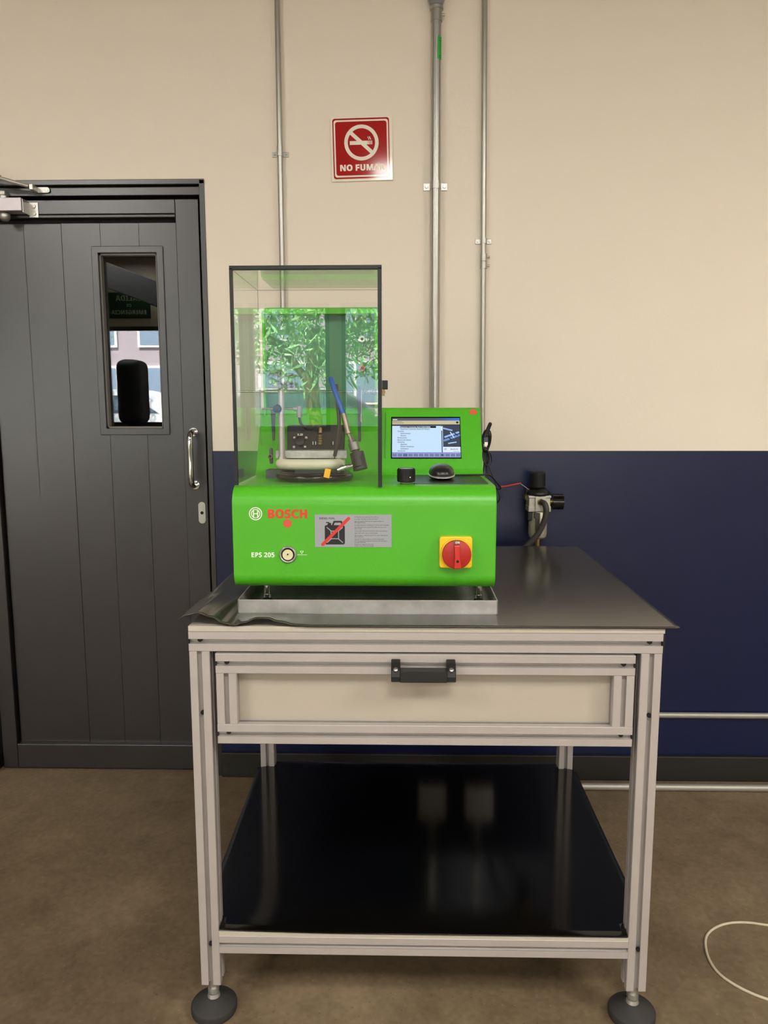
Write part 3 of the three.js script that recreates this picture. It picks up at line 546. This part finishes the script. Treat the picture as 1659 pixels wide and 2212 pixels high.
  const top = part('hood_top', lim(hx0 + th + 0.0005, hx1 - th - 0.0005, hy1 - th, hy1, hz0, hz1 - th - 0.0005), M.acrylic, b, 'clear top pane of the hood');
  part('hood_edge', [lim(hx0 - 0.003, hx0 + 0.0035, hy0, hy1, hz1 - 0.006, hz1 + 0.002), lim(hx1 - 0.004, hx1 + 0.0045, hy0 - 0.004, hy1, hz1 - 0.006, hz1 + 0.002), lim(hx0 - 0.003, hx1 + 0.0045, hy1 - 0.003, hy1 + 0.0055, hz1 - 0.008, hz1 + 0.002, 0.001)], M.black, b, 'black edge strip of the hood');
  part('hood_seam', [lim(hx0, hx0 + 0.0012, hy0, hy1, hz0 - 0.001, hz0 + 0.0006), lim(hx0, hx1, hy1 - 0.001, hy1 + 0.0003, hz0 - 0.001, hz0 + 0.0006), lim(hx0, hx0 + 0.0012, hy1 - 0.001, hy1 + 0.0003, hz0, hz1 - 0.008), lim(hx1 - 0.0012, hx1, hy1 - 0.001, hy1 + 0.0003, hz0, hz1 - 0.008), lim(hx1 - 0.0012, hx1, hy0, hy1, hz0 - 0.001, hz0 + 0.0006)], M.acrylicEdge, b);
  // hinge shaft across the tower with its spring, arms and end lock
  const ry = 1.388, rz = -0.452;
  const shaft = part('hinge_shaft', rod([-0.47, ry, rz], [-0.09, ry, rz], 0.0022), M.chrome, b, 'thin bright hinge shaft');
  const sp = []; for (let i = 0; i <= 13 * 16; i++) { const a = i / 16 * Math.PI * 2; sp.push([-0.152 + i / (13 * 16) * 0.042, ry + 0.0062 * Math.cos(a), rz + 0.0062 * Math.sin(a)]); }
  part('spring', tube(sp, 0.0009, 420, false, 6), M.zinc, shaft);
  part('hinge_lock', [lim(-0.096, -0.0825, 1.393, 1.416, rz - 0.008, rz + 0.006, 0.0015)], M.black, b, 'small black lock block right of the hood');
  part('lock_stem', [rod([-0.0925, 1.394, rz], [-0.0925, 1.377, rz], 0.0022), rod([-0.0925, 1.389, rz], [-0.0925, 1.384, rz], 0.0038, 0.0038, 6)], M.brass, b, 'brass lock stem');
  const armShape = (w0, w1, h) => shapeOf([[-w0, 0], [w0, 0], [w1, -h], [-w1, -h]]);
  part('support_arm', plate(armShape(0.0045, 0.0035, 0.14), 0, 0.004, 0.0006).translate(-0.1545, 1.402, -0.432), M.slate, b, 'dark support arm under the spring');
  part('support_arm', plate(armShape(0.0065, 0.003, 0.085), 0, 0.004, 0.0006).translate(-0.371, 1.35, -0.41), M.slate, b, 'dark tapered support arm behind the ball knob');
  part('arm_rod', [rod([-0.149, 1.39, -0.43], [-0.149, 1.31, -0.43], 0.0014), rod([-0.15, 1.332, -0.428], [-0.15, 1.312, -0.428], 0.003)], M.steel, b);
  // connector panel and its sockets
  const cp = part('connector_box', sweepX(shapeOf([[-0.42, 1.19], [-0.372, 1.19], [-0.378, 1.24], [-0.39, 1.303], [-0.47, 1.303]]), -0.333, -0.192, 0.003), M.blackMatte, b, 'black sloped connector box inside the hood');
  const cz = -0.379;
  part('round_socket', [facing(lathe([[0, 0], [0.0125, 0], [0.0125, 0.008], [0.0105, 0.0095], [0.009, 0.006], [0, 0.006]], 28)).translate(-0.3, 1.266, cz - 0.003)], M.black, cp);
  for (const [x, y] of [[-0.3135, 1.273], [-0.2845, 1.273], [-0.3155, 1.25], [-0.2875, 1.25]]) part('screw', facing(lathe([[0, 0.0024], [0.003, 0.0016], [0.0038, 0]], 14)).translate(x, y, cz + 0.002), M.zinc, cp);
  part('brass_socket', [0, 1, 2, 3].map((i) => rod([-0.2495, 1.257 + i * 0.0065, cz + 0.004], [-0.2495, 1.262 + i * 0.0065, cz + 0.004], 0.0078 - i * 0.0004)).concat(rod([-0.2495, 1.284, cz], [-0.2495, 1.297, cz - 0.004], 0.006)), S(0x6f5f3c, 0.35, 0.7), cp, 'ribbed brass socket');
  part('socket_lettering', text('X.20', 0.005, -0.3, 1.2785, cz - 0.002, 1).translate(0, 0, 0.0), M.white, cp);
  for (const x of [-0.262, -0.2685, -0.2186]) part('panel_mark', lim(x, x + 0.0015, 1.256, 1.264, cz - 0.002, cz + 0.0016), M.white, cp);
  // clamping column, crossbar and plate
  const colz = -0.27;
  part('clamp_column', [rod([-0.329, 1.228, colz], [-0.328, 1.396, colz], 0.0075, 0.0072, 24), rod([-0.329, 1.226, colz], [-0.329, 1.233, colz], 0.01)], S(0xb9b4b2, 0.3, 0.6), b, 'grey metal clamping column');
  part('clamp_head', [lim(-0.347, -0.294, 1.388, 1.402, colz - 0.012, colz + 0.012, 0.003), rod([-0.343, 1.405, colz + 0.002], [-0.298, 1.405, colz + 0.002], 0.0035)], S(0x4a4650, 0.3, 0.5), b, 'dark clamp head');
  const fl = part('clamp_lever', [rod([-0.36, 1.425, colz - 0.02], [-0.3, 1.424, colz - 0.02], 0.0042), rod([-0.335, 1.4, colz - 0.01], [-0.335, 1.428, colz - 0.02], 0.005), rod([-0.343, 1.43, colz - 0.02], [-0.325, 1.43, colz - 0.02], 0.0055, 0.0055, 6)], S(0x3d3742, 0.35, 0.3), b, 'dark T-shaped clamp lever');
  part('base_plate', planarUV(lim(-0.344, -0.176, 1.229, 1.2475, colz - 0.045, colz, 0.001), 0, 1, 6), M.aluPlate, b, 'aluminium base plate');
  part('base_block', lim(-0.206, -0.204, 1.229, 1.2475, colz, colz + 0.0006), M.gasket, b);
  part('support_post', [lim(-0.335, -0.2, BT, 1.229, colz - 0.075, colz - 0.03)], M.slate, b);
  part('ball_knob', [new THREE.SphereGeometry(0.0105, 24, 16).translate(-0.3365, 1.345, colz + 0.01)], M.blackGloss, b, 'black ball knob');
  part('knob_rod', [rod([-0.375, 1.345, colz - 0.004], [-0.3, 1.345, colz - 0.004], 0.0022), rod([-0.316, 1.345, colz - 0.004], [-0.302, 1.345, colz - 0.004], 0.0035, 0.0035, 6)], M.brass, b, 'brass clamping rod');
  const el = part('elbow_fitting', [rod([-0.3, 1.345, colz - 0.004], [-0.287, 1.345, colz - 0.004], 0.005), rod([-0.287, 1.351, colz - 0.004], [-0.287, 1.325, colz - 0.004], 0.0068)], S(0x9b9690, 0.4, 0.5), b, 'grey elbow fitting');
  part('elbow_hose', tube([[-0.287, 1.326, colz - 0.004], [-0.285, 1.312, colz - 0.008], [-0.277, 1.3, colz - 0.03], [-0.27, 1.295, -0.37]], 0.0032, 24), M.hoseGrey, el);
  const wg = part('wing_knob', [lim(-0.364, -0.3555, 1.214, 1.252, -0.305, -0.295, 0.004)], M.slate, b, 'dark wing knob left of the base plate');
  part('wing_nut', facing(lathe([[0.003, 0], [0.0058, 0], [0.0058, 0.012], [0.0035, 0.012], [0.003, 0.004]], 20)).translate(-0.3598, 1.233, -0.297), M.zinc, wg);
  part('anchor_block', lim(-0.372, -0.325, 1.18, 1.2, -0.33, -0.29, 0.001), M.slate, b, 'dark square block');
}
// things under the hood
{
  const t = thing('pale_hose', 'thick cream hose bent in a U under the clear hood', 'hose', [0, 0, 0]);
  part('hose', tube([[-0.325, 1.2165, -0.37], [-0.332, 1.2165, -0.3], [-0.33, 1.2165, -0.265], [-0.312, 1.2165, -0.248], [-0.265, 1.2165, -0.245], [-0.215, 1.2165, -0.248], [-0.197, 1.2165, -0.265], [-0.195, 1.2165, -0.3], [-0.2, 1.2165, -0.37]], 0.0125, 100, false, 20), M.cream2, t);
  const c = thing('coiled_hose', 'glossy black hose coiled in a flat ring with a yellow tag', 'hose', [-0.25, BT, -0.252]);
  const ring = (r, y, tr, ph) => { const p = []; for (let i = 0; i < 28; i++) { const a = i / 28 * Math.PI * 2; p.push([r * Math.cos(a), y + 0.001 * Math.sin(a + ph), r * Math.sin(a) * 0.98]); } return tube(p, tr, 120, true, 14); };
  part('coil', [ring(0.082, 0.0095, 0.0085, 0), ring(0.078, 0.0165, 0.0055, 1.4)], M.blackGloss, c);
  part('tag', lim(-0.0065, 0.0065, -0.01, 0.01, -0.002, 0.002, 0.0005).rotateZ(-0.22).translate(0.037, 0.0225, 0.082), M.yellowTag, c, 'yellow tag');
  const h = thing('fuel_line', 'fuel line with blue sleeve, steel fittings and black connector under the hood', 'fuel line', [0, 0, 0]);
  const A = [-0.204, 1.392, -0.262], B = [-0.181, 1.333, -0.242], C = [-0.17, 1.292, -0.23], D = [-0.158, 1.268, -0.222], E2 = [-0.1525, 1.251, -0.218];
  part('sleeve', tube([[-0.212, 1.415, -0.28], A, [-0.192, 1.362, -0.25], B], 0.0062, 30), M.blueHose, h, 'blue sleeve');
  part('ferrule', [rod(B, C, 0.0068, 0.0068), rod(C, [-0.169, 1.288, -0.229], 0.0075), rod([-0.169, 1.288, -0.229], D, 0.0042)], S(0x8f8575, 0.35, 0.7), h, 'steel ferrule');
  part('hex_nut', [rod(D, E2, 0.0125, 0.0125, 6), rod([-0.163, 1.277, -0.225], D, 0.0085, 0.0105, 6)], S(0x7d7a76, 0.4, 0.6), h, 'grey hexagon nut');
  part('connector', [rod(E2, [-0.149, 1.24, -0.215], 0.0085), rod([-0.1495, 1.246, -0.215], [-0.1405, 1.208, -0.207], 0.0165, 0.0165, 28), rod([-0.148, 1.236, -0.203], [-0.143, 1.216, -0.199], 0.0135, 0.0135, 6)], S(0x232323, 0.45, 0.2), h, 'black cylindrical connector');
  part('end_fitting', [rod([-0.155, 1.218, -0.207], [-0.164, 1.2155, -0.208], 0.0055, 0.0055, 6), rod([-0.164, 1.2155, -0.208], [-0.172, 1.2135, -0.209], 0.0085, 0.0085, 6), rod([-0.172, 1.2135, -0.209], [-0.192, 1.206, -0.212], 0.0062), rod([-0.178, 1.211, -0.21], [-0.185, 1.2085, -0.211], 0.009, 0.009, 6)], M.chrome, h, 'chrome end fittings');
  const r = thing('return_hose', 'thin black hose hanging beside the blue sleeved line under the hood', 'hose', [0, 0, 0]);
  part('hose', tube([[-0.2, 1.4, -0.285], [-0.196, 1.36, -0.26], [-0.192, 1.315, -0.25], [-0.196, 1.27, -0.255], [-0.204, 1.235, -0.262]], 0.0042, 40), M.hoseGrey, r);
}
{ // mouse
  const t = thing('computer_mouse', 'black computer mouse with a silver band on the green bench, left of the cable bundle', 'mouse', [0.046, BT + 0.0018, -0.255]);
  const body = (s, y0, hgt, cut) => {
    const g = new THREE.SphereGeometry(1, 40, 24), p = g.attributes.position;
    for (let i = 0; i < p.count; i++) { let x = p.getX(i), y = p.getY(i), z = p.getZ(i); const k = 1 - 0.14 * (z < 0 ? -z : 0); const yy = y > 0 ? y * hgt * (1 - 0.18 * Math.max(0, -z)) : y * cut; p.setXYZ(i, Math.sign(x) * Math.pow(Math.abs(x), 0.86) * 0.03 * s * k, y0 + yy, Math.sign(z) * Math.pow(Math.abs(z), 0.86) * 0.052 * s); }
    g.computeVertexNormals(); return g;
  };
  part('shell', body(1, 0.013, 0.0235, 0.004), S(0x1d1b1a, 0.3), t);
  part('band', body(1.045, 0.0135, 0.0042, 0.004).rotateX(0.13), S(0xc9c6bd, 0.3, 0.6), t, 'silver band');
  part('base', body(0.97, 0.006, 0.004, 0.006), M.black, t);
  const c = thing('mouse_cable', 'thin black mouse cable running right over the bench edge', 'cable', [0, 0, 0]);
  part('cord', tube([[0.05, BT + 0.006, -0.309], [0.075, BT + 0.0045, -0.33], [0.1, BT + 0.0042, -0.335], [0.145, BT + 0.0045, -0.335], [0.168, BT + 0.003, -0.345], [0.19, 1.162, -0.37], [0.203, 1.146, -0.4], [0.201, 1.14, -0.42], [0.19, 1.146, -0.44], [0.178, 1.17, -0.46], [0.172, 1.2, -0.462]], 0.0021, 90, false, 8), M.cable, c);
}
{ // cable bundle hanging at the right of the screen housing
  const t = thing('cable_bundle', 'bundle of looped black cables hung on the right side of the screen housing', 'cables', [0, 0, -0.455]);
  const loop = (cx, cy, a, b, tilt, r, z) => { const p = []; for (let i = 0; i < 16; i++) { const q = i / 16 * Math.PI * 2, x = a * Math.cos(q), y = b * Math.sin(q); p.push([cx + x * Math.cos(tilt) - y * Math.sin(tilt), cy + x * Math.sin(tilt) + y * Math.cos(tilt), z + 0.004 * Math.sin(2 * q)]); } return tube(p, r, 48, true, 8); };
  part('loop', [loop(0.17, 1.263, 0.0085, 0.026, -0.05, 0.0021, 0), loop(0.172, 1.262, 0.0095, 0.028, -0.12, 0.0021, 0.005), loop(0.168, 1.26, 0.0075, 0.024, 0.05, 0.0021, 0.009), loop(0.169, 1.225, 0.006, 0.02, 0, 0.0019, 0.004), loop(0.171, 1.22, 0.007, 0.022, 0.1, 0.0019, 0.008), loop(0.178, 1.217, 0.0085, 0.018, 0.2, 0.0014, -0.004)], M.cable, t);
  part('strap', [rod([0.166, 1.272, 0.01], [0.179, 1.305, 0.012], 0.0052, 0.0048, 14), new THREE.SphereGeometry(0.0048, 14, 10).translate(0.179, 1.305, 0.012)], S(0x1a1314, 0.7), t, 'black hook-and-loop strap');
  part('plug', lim(0.163, 0.175, 1.254, 1.272, 0.006, 0.014, 0.002), M.slate, t);
  part('label', lim(0.1655, 0.1735, 1.2505, 1.259, 0.014, 0.0148), M.white, t, 'small white cable label');
  part('tie', rod([0.169, 1.238, 0.004], [0.1695, 1.246, 0.004], 0.0085, 0.0085, 14), M.black, t);
  part('tail', [tube([[0.168, 1.235, 0], [0.1675, 1.2, -0.01], [0.166, 1.16, -0.02], [0.165, 1.1, -0.03]], 0.0017, 24, false, 8), tube([[0.17, 1.235, 0.004], [0.178, 1.2, 0], [0.195, 1.16, -0.005], [0.207, 1.125, -0.01], [0.211, 1.108, -0.02], [0.205, 1.095, -0.03], [0.18, 1.07, -0.04]], 0.0018, 40, false, 8)], S(0x22222c, 0.5), t);
}

// ───────────── air regulator on the wall ─────────────
{
  const cx = 0.4165, cz = -1.055, t = thing('air_regulator', 'compressed air filter regulator with a black knob and gauge on the blue wall', 'regulator', [cx, 0, cz]);
  const ribs = []; for (let i = 0; i < 40; i++) ribs.push(new THREE.BoxGeometry(0.0015, 0.04, 0.002).translate(0.0258, 1.105, 0).rotateY(i / 40 * Math.PI * 2));
  part('knob', [lathe([[0, 1.075], [0.0265, 1.075], [0.0265, 1.084], [0.0255, 1.0845], [0.0255, 1.127], [0.024, 1.131], [0, 1.132]], 40), ...ribs].map((g) => g.translate(-0.004, 0, 0)), M.blackMatte, t, 'black ribbed adjusting knob');
  part('collar', [lathe([[0, 1.052], [0.038, 1.052], [0.04, 1.058], [0.036, 1.066], [0.029, 1.071], [0.028, 1.076], [0, 1.076]], 8).translate(-0.001, 0, 0)], M.black, t, 'black collar');
  part('body', [lim(-0.036, 0.036, 1.0, 1.053, -0.03, 0.026, 0.003), lim(-0.016, 0.02, 1.0, 1.051, 0.02, 0.034, 0.002), lim(-0.038, 0.038, 0.998, 1.018, -0.032, 0.03, 0.003), lim(-0.038, 0.038, 1.045, 1.053, -0.032, 0.03, 0.002)], S(0xbdb9ab, 0.4, 0.35), t, 'silver cast regulator body');
  part('bowl', lathe([[0, 0.905], [0.024, 0.905], [0.029, 0.91], [0.031, 0.92], [0.031, 1.0], [0, 1.0]], 36).translate(0, 0, -0.002), S(0xa9a692, 0.38, 0.4), t, 'grey metal filter bowl');
  part('bowl_window', [plate(roundRect(0.014, 0.06, 0.004, -0.006, 0.96), 0.026, 0.0065, 0.001), plate(roundRect(0.02, 0.02, 0.004, -0.008, 0.986), 0.024, 0.007, 0.002)], S(0x4a4238, 0.35), t);
  part('latch', lim(-0.038, -0.018, 0.968, 0.998, -0.005, 0.02, 0.003), M.black, t, 'black bowl latch');
  part('drain', [rod([0, 0.908, 0], [0, 0.9, 0], 0.011, 0.011, 8), rod([0, 0.9, 0], [0, 0.872, 0], 0.008)], M.brass, t, 'brass drain cock');
  const ga = part('gauge', [rod([0.046, 1.03, 0.002], [0.082, 1.03, 0.002], 0.027, 0.0265, 36), rod([0.066, 1.03, 0.002], [0.0675, 1.03, 0.002], 0.0277, 0.0277, 36)], M.blackGloss, t, 'black round pressure gauge');
  part('gauge_stem', rod([0.034, 1.03, 0.002], [0.048, 1.03, 0.002], 0.008, 0.008, 6), M.brass, ga);
  part('inlet_fitting', [facing(lathe([[0, 0], [0.0115, 0], [0.0115, 0.008], [0.009, 0.012], [0, 0.012]], 6)).translate(0.002, 1.033, 0.034)], M.brass, t, 'brass hose fitting');
  part('wall_bracket', lim(-0.03, 0.03, 1.005, 1.05, WZ - cz, -0.03, 0.002), M.satin, t);
  const h = thing('air_hose', 'dark rubber air hose curving down from the regulator behind the workbench', 'hose', [0, 0, 0]);
  part('hose', tube([[cx + 0.003, 1.033, cz + 0.042], [cx + 0.01, 1.03, cz + 0.058], [cx + 0.015, 1.015, cz + 0.064], [cx + 0.014, 0.99, cz + 0.064], [cx + 0.004, 0.955, cz + 0.06], [cx - 0.016, 0.918, cz + 0.056], [cx - 0.045, 0.885, cz + 0.05], [cx - 0.08, 0.85, cz + 0.05], [cx - 0.12, 0.8, cz + 0.05], [cx - 0.15, 0.7, cz + 0.04]], 0.0098, 90, false, 16), M.hoseGrey, h);
  const v = thing('ball_valve', 'ball valve with a red lever left of the air regulator', 'valve', [cx, 0, cz]);
  part('valve_body', [rod([-0.06, 1.04, -0.055], [-0.032, 1.04, -0.03], 0.0001, 0.0001), rod([-0.03, 1.04, -0.068], [-0.03, 1.04, -0.02], 0.012, 0.012, 6), rod([-0.03, 1.04, -0.04], [-0.03, 1.068, -0.03], 0.007)], M.brass, v);
  part('lever', [lim(-0.064, -0.026, -0.0012, 0.0012, -0.006, 0.006, 0.0005).rotateZ(-0.62).translate(-0.005, 1.051, -0.022)], M.steel, v, 'bare metal lever end');
  part('lever_sleeve', tube([[-0.128, 1.079, -0.008], [-0.108, 1.081, -0.01], [-0.075, 1.087, -0.016], [-0.057, 1.0895, -0.02]], 0.0034, 24), S(0xb03038, 0.4), v, 'red lever sleeve');
}

// white cable on the floor at the right
{
  const t = thing('floor_cable', 'thin off-white cable looped on the concrete floor right of the workbench', 'cable', [0, 0, 0]);
  part('cord', tube([[1.5, 0.003, -0.27], [1.2, 0.003, -0.3], [1.0, 0.003, -0.318], [0.914, 0.003, -0.329], [0.868, 0.003, -0.338], [0.82, 0.003, -0.336], [0.775, 0.003, -0.318], [0.738, 0.003, -0.285], [0.718, 0.003, -0.24], [0.71, 0.003, -0.19], [0.716, 0.003, -0.15], [0.734, 0.003, -0.12], [0.765, 0.003, -0.09], [0.8, 0.003, -0.07], [0.87, 0.003, -0.05], [1.0, 0.003, -0.05], [1.4, 0.003, -0.1]], 0.0033, 160, false, 10), M.cableWhite, t);
}

// ───────────── behind the camera: what the hood and the door glass mirror ─────────────
{
  const t = thing('exit_sign', 'green SALIDA DE EMERGENCIA sign over the street windows, seen mirrored in the door glass', 'sign', [-3.5, 2.62, ZB - 0.03]);
  part('plate', lim(-0.27, 0.27, -0.16, 0.16, 0, 0.02, 0.003), S(0x24452c, 0.5), t);
  const tex = canvasTex(512, 300, (g, w, h) => { g.fillStyle = '#244a2e'; g.fillRect(0, 0, w, h); g.fillStyle = '#cfd8c4'; g.textAlign = 'center'; g.font = 'bold 92px sans-serif'; g.fillText('SALIDA', w / 2, 96); g.font = 'bold 52px sans-serif'; g.fillText('DE', w / 2, 168); g.font = 'bold 68px sans-serif'; g.fillText('EMERGENCIA', w / 2, 256); });
  part('printed_face', new THREE.PlaneGeometry(0.53, 0.31).rotateY(Math.PI).translate(0, 0, -0.002), new THREE.MeshPhysicalMaterial({ map: tex, roughness: 0.4 }), t);

  struct('trim_1', lim(-0.9, 0.9, -0.14, 0.14, -0.1, 0.1, 0.01).rotateZ(-0.36).translate(-3.45, 2.86, 5.4), S(0x14161a, 0.7));
  const mc = thing('machine', 'dark upright workshop machine before the street windows, mirrored in the door glass', 'machine', [-3.15, 0, 5]);
  part('base', lim(-0.22, 0.22, 0, 0.12, -0.28, 0.28, 0.02), M.blackMatte, mc);
  part('column', rod([0, 0.12, 0], [0, 1.7, 0], 0.09, 0.09, 24), M.blackMatte, mc);
  part('head', lim(-0.13, 0.15, 1.15, 1.88, -0.25, 0.16, 0.09), M.blackMatte, mc);
  part('table', lim(-0.3, 0.3, 0.95, 1.02, -0.35, 0.15, 0.02), M.blackMatte, mc);
  const ground = struct('ground', lim(-30, 30, -0.2, -0.02, ZB + 0.5, 45), S(0x8a8780, 0.9));
  // facade across the street
  const bl = thing('building', 'pale pink building across the street with bluish windows', 'building', [0, 0, 22]);
  part('wall', lim(-26, 26, 0, 9, 0, 6), S(0x958a92, 0.8), bl);
  for (let i = 0; i < 12; i++) for (const y of [1.4, 3.3]) {
    const x = -15.4 + i * 2.2, w = part('window', lim(x, x + 1.5, y, y + 1.3, -0.08, 0.02), M.white, bl);
    part('pane', [lim(x + 0.08, x + 0.71, y + 0.08, y + 1.22, -0.1, -0.06), lim(x + 0.79, x + 1.42, y + 0.08, y + 1.22, -0.1, -0.06)], S(0x74859a, 0.3), w);
  }
  // street trees
  const leafShape = new THREE.Shape(); leafShape.moveTo(0, 0); leafShape.quadraticCurveTo(0.035, 0.07, 0, 0.17); leafShape.quadraticCurveTo(-0.035, 0.07, 0, 0);
  const leaf = new THREE.ExtrudeGeometry(leafShape, { depth: 0.002, bevelEnabled: false, curveSegments: 3 });
  const lm = [S(0x5f9450, 0.4), S(0x8ab878, 0.4)];
  const tree = (x, z, label, blobs) => {
    const tr = thing('tree', label, 'tree', [x, 0, z]);
    part('trunk', [tube([[0, 0, 0], [0.05, 0.8, 0.03], [-0.04, 1.7, 0], [0.1, 2.7, 0.05]], 0.13, 20), tube([[-0.04, 1.7, 0], [-0.5, 2.3, 0.1], [-0.9, 2.7, 0]], 0.07, 14), tube([[0, 2, 0], [0.5, 2.5, -0.1], [0.9, 2.9, 0]], 0.06, 14)], S(0x5b4a3a, 0.9), tr);
    blobs.forEach(([bx, by, bz, r], i) => {
      const n = Math.round(700 * r * r), im = new THREE.InstancedMesh(leaf, lm[i % 2], n), o = new THREE.Object3D();
      for (let k = 0; k < n; k++) { const u = rnd() * 2 - 1, a = rnd() * 6.283, rr = r * Math.cbrt(0.25 + 0.75 * rnd()), s = Math.sqrt(1 - u * u); o.position.set(bx + rr * s * Math.cos(a), by + rr * u * 0.8, bz + rr * s * Math.sin(a)); o.rotation.set(rnd() * 6.3, rnd() * 6.3, rnd() * 6.3); o.scale.setScalar(0.8 + rnd() * 0.8); o.updateMatrix(); im.setMatrixAt(k, o.matrix); }
      im.name = 'foliage'; im.userData.kind = 'stuff'; tr.add(im);
    });
  };
  tree(-1.6, 12, 'leafy street tree mirrored in the clear hood', [[-1, 2.9, 0, 1.1], [0.2, 3.1, 0.2, 1.2], [1.1, 3, 0, 1.0], [-0.2, 2.3, -0.3, 0.9], [0.8, 2.3, -0.2, 0.7], [-1.9, 2.8, 0.2, 1.0], [0, 3.9, 0, 1.2]]);
  tree(-8.4, 14, 'street tree left of the pink building, mirrored in the door glass', [[0, 2.4, 0, 1.1], [-0.8, 3, 0, 1.2], [0.6, 3.2, 0, 1.1]]);
  // parked cars
  const car = (x, z, paint, trim, label) => {
    const c = thing('car', label, 'car', [x, 0, z], 'parked cars'); c.scale.setScalar(1.18);
    const s = new THREE.Shape(); s.moveTo(-2.1, 0.35); s.lineTo(2.1, 0.35); s.lineTo(2.15, 0.75); s.quadraticCurveTo(2, 0.92, 1.3, 0.95); s.quadraticCurveTo(0.8, 1.4, 0.4, 1.46); s.lineTo(-0.9, 1.46); s.quadraticCurveTo(-1.4, 1.35, -1.7, 1); s.lineTo(-2.1, 0.92); s.closePath();
    const bd = part('body', new THREE.ExtrudeGeometry(s, { depth: 1.6, bevelEnabled: true, bevelThickness: 0.06, bevelSize: 0.05, bevelSegments: 2 }).translate(0, 0, -0.8), paint, c);
    const ws = shapeOf([[-1.35, 1.0], [1.05, 1.0], [0.45, 1.38], [-0.85, 1.38]]);
    part('side_window', plate(ws, 0, 1.76).translate(0, 0, -0.88), S(0x4a5a66, 0.15), bd);
    part('trim', lim(-2.05, 2.05, 0.42, 0.62, -0.88, 0.88, 0.02), trim, bd);
    for (const x2 of [-1.3, 1.3]) for (const z2 of [-0.75, 0.75]) part('wheel', rod([x2, 0.32, z2 - 0.11], [x2, 0.32, z2 + 0.11], 0.32, 0.32, 28), M.rubber, c);
  };
  car(-7.4, 16.5, S(0xe9eef0, 0.3), S(0xd8b23a, 0.4), 'white parked car with a yellow stripe, mirrored in the door glass');
  car(-2.2, 17, S(0x3c4148, 0.3), M.white, 'dark grey parked car with a white stripe behind the street tree');
}

scene.traverse((o) => { if (o.isMesh) { o.castShadow = true; o.receiveShadow = true; } });
renderer.render(scene, camera);
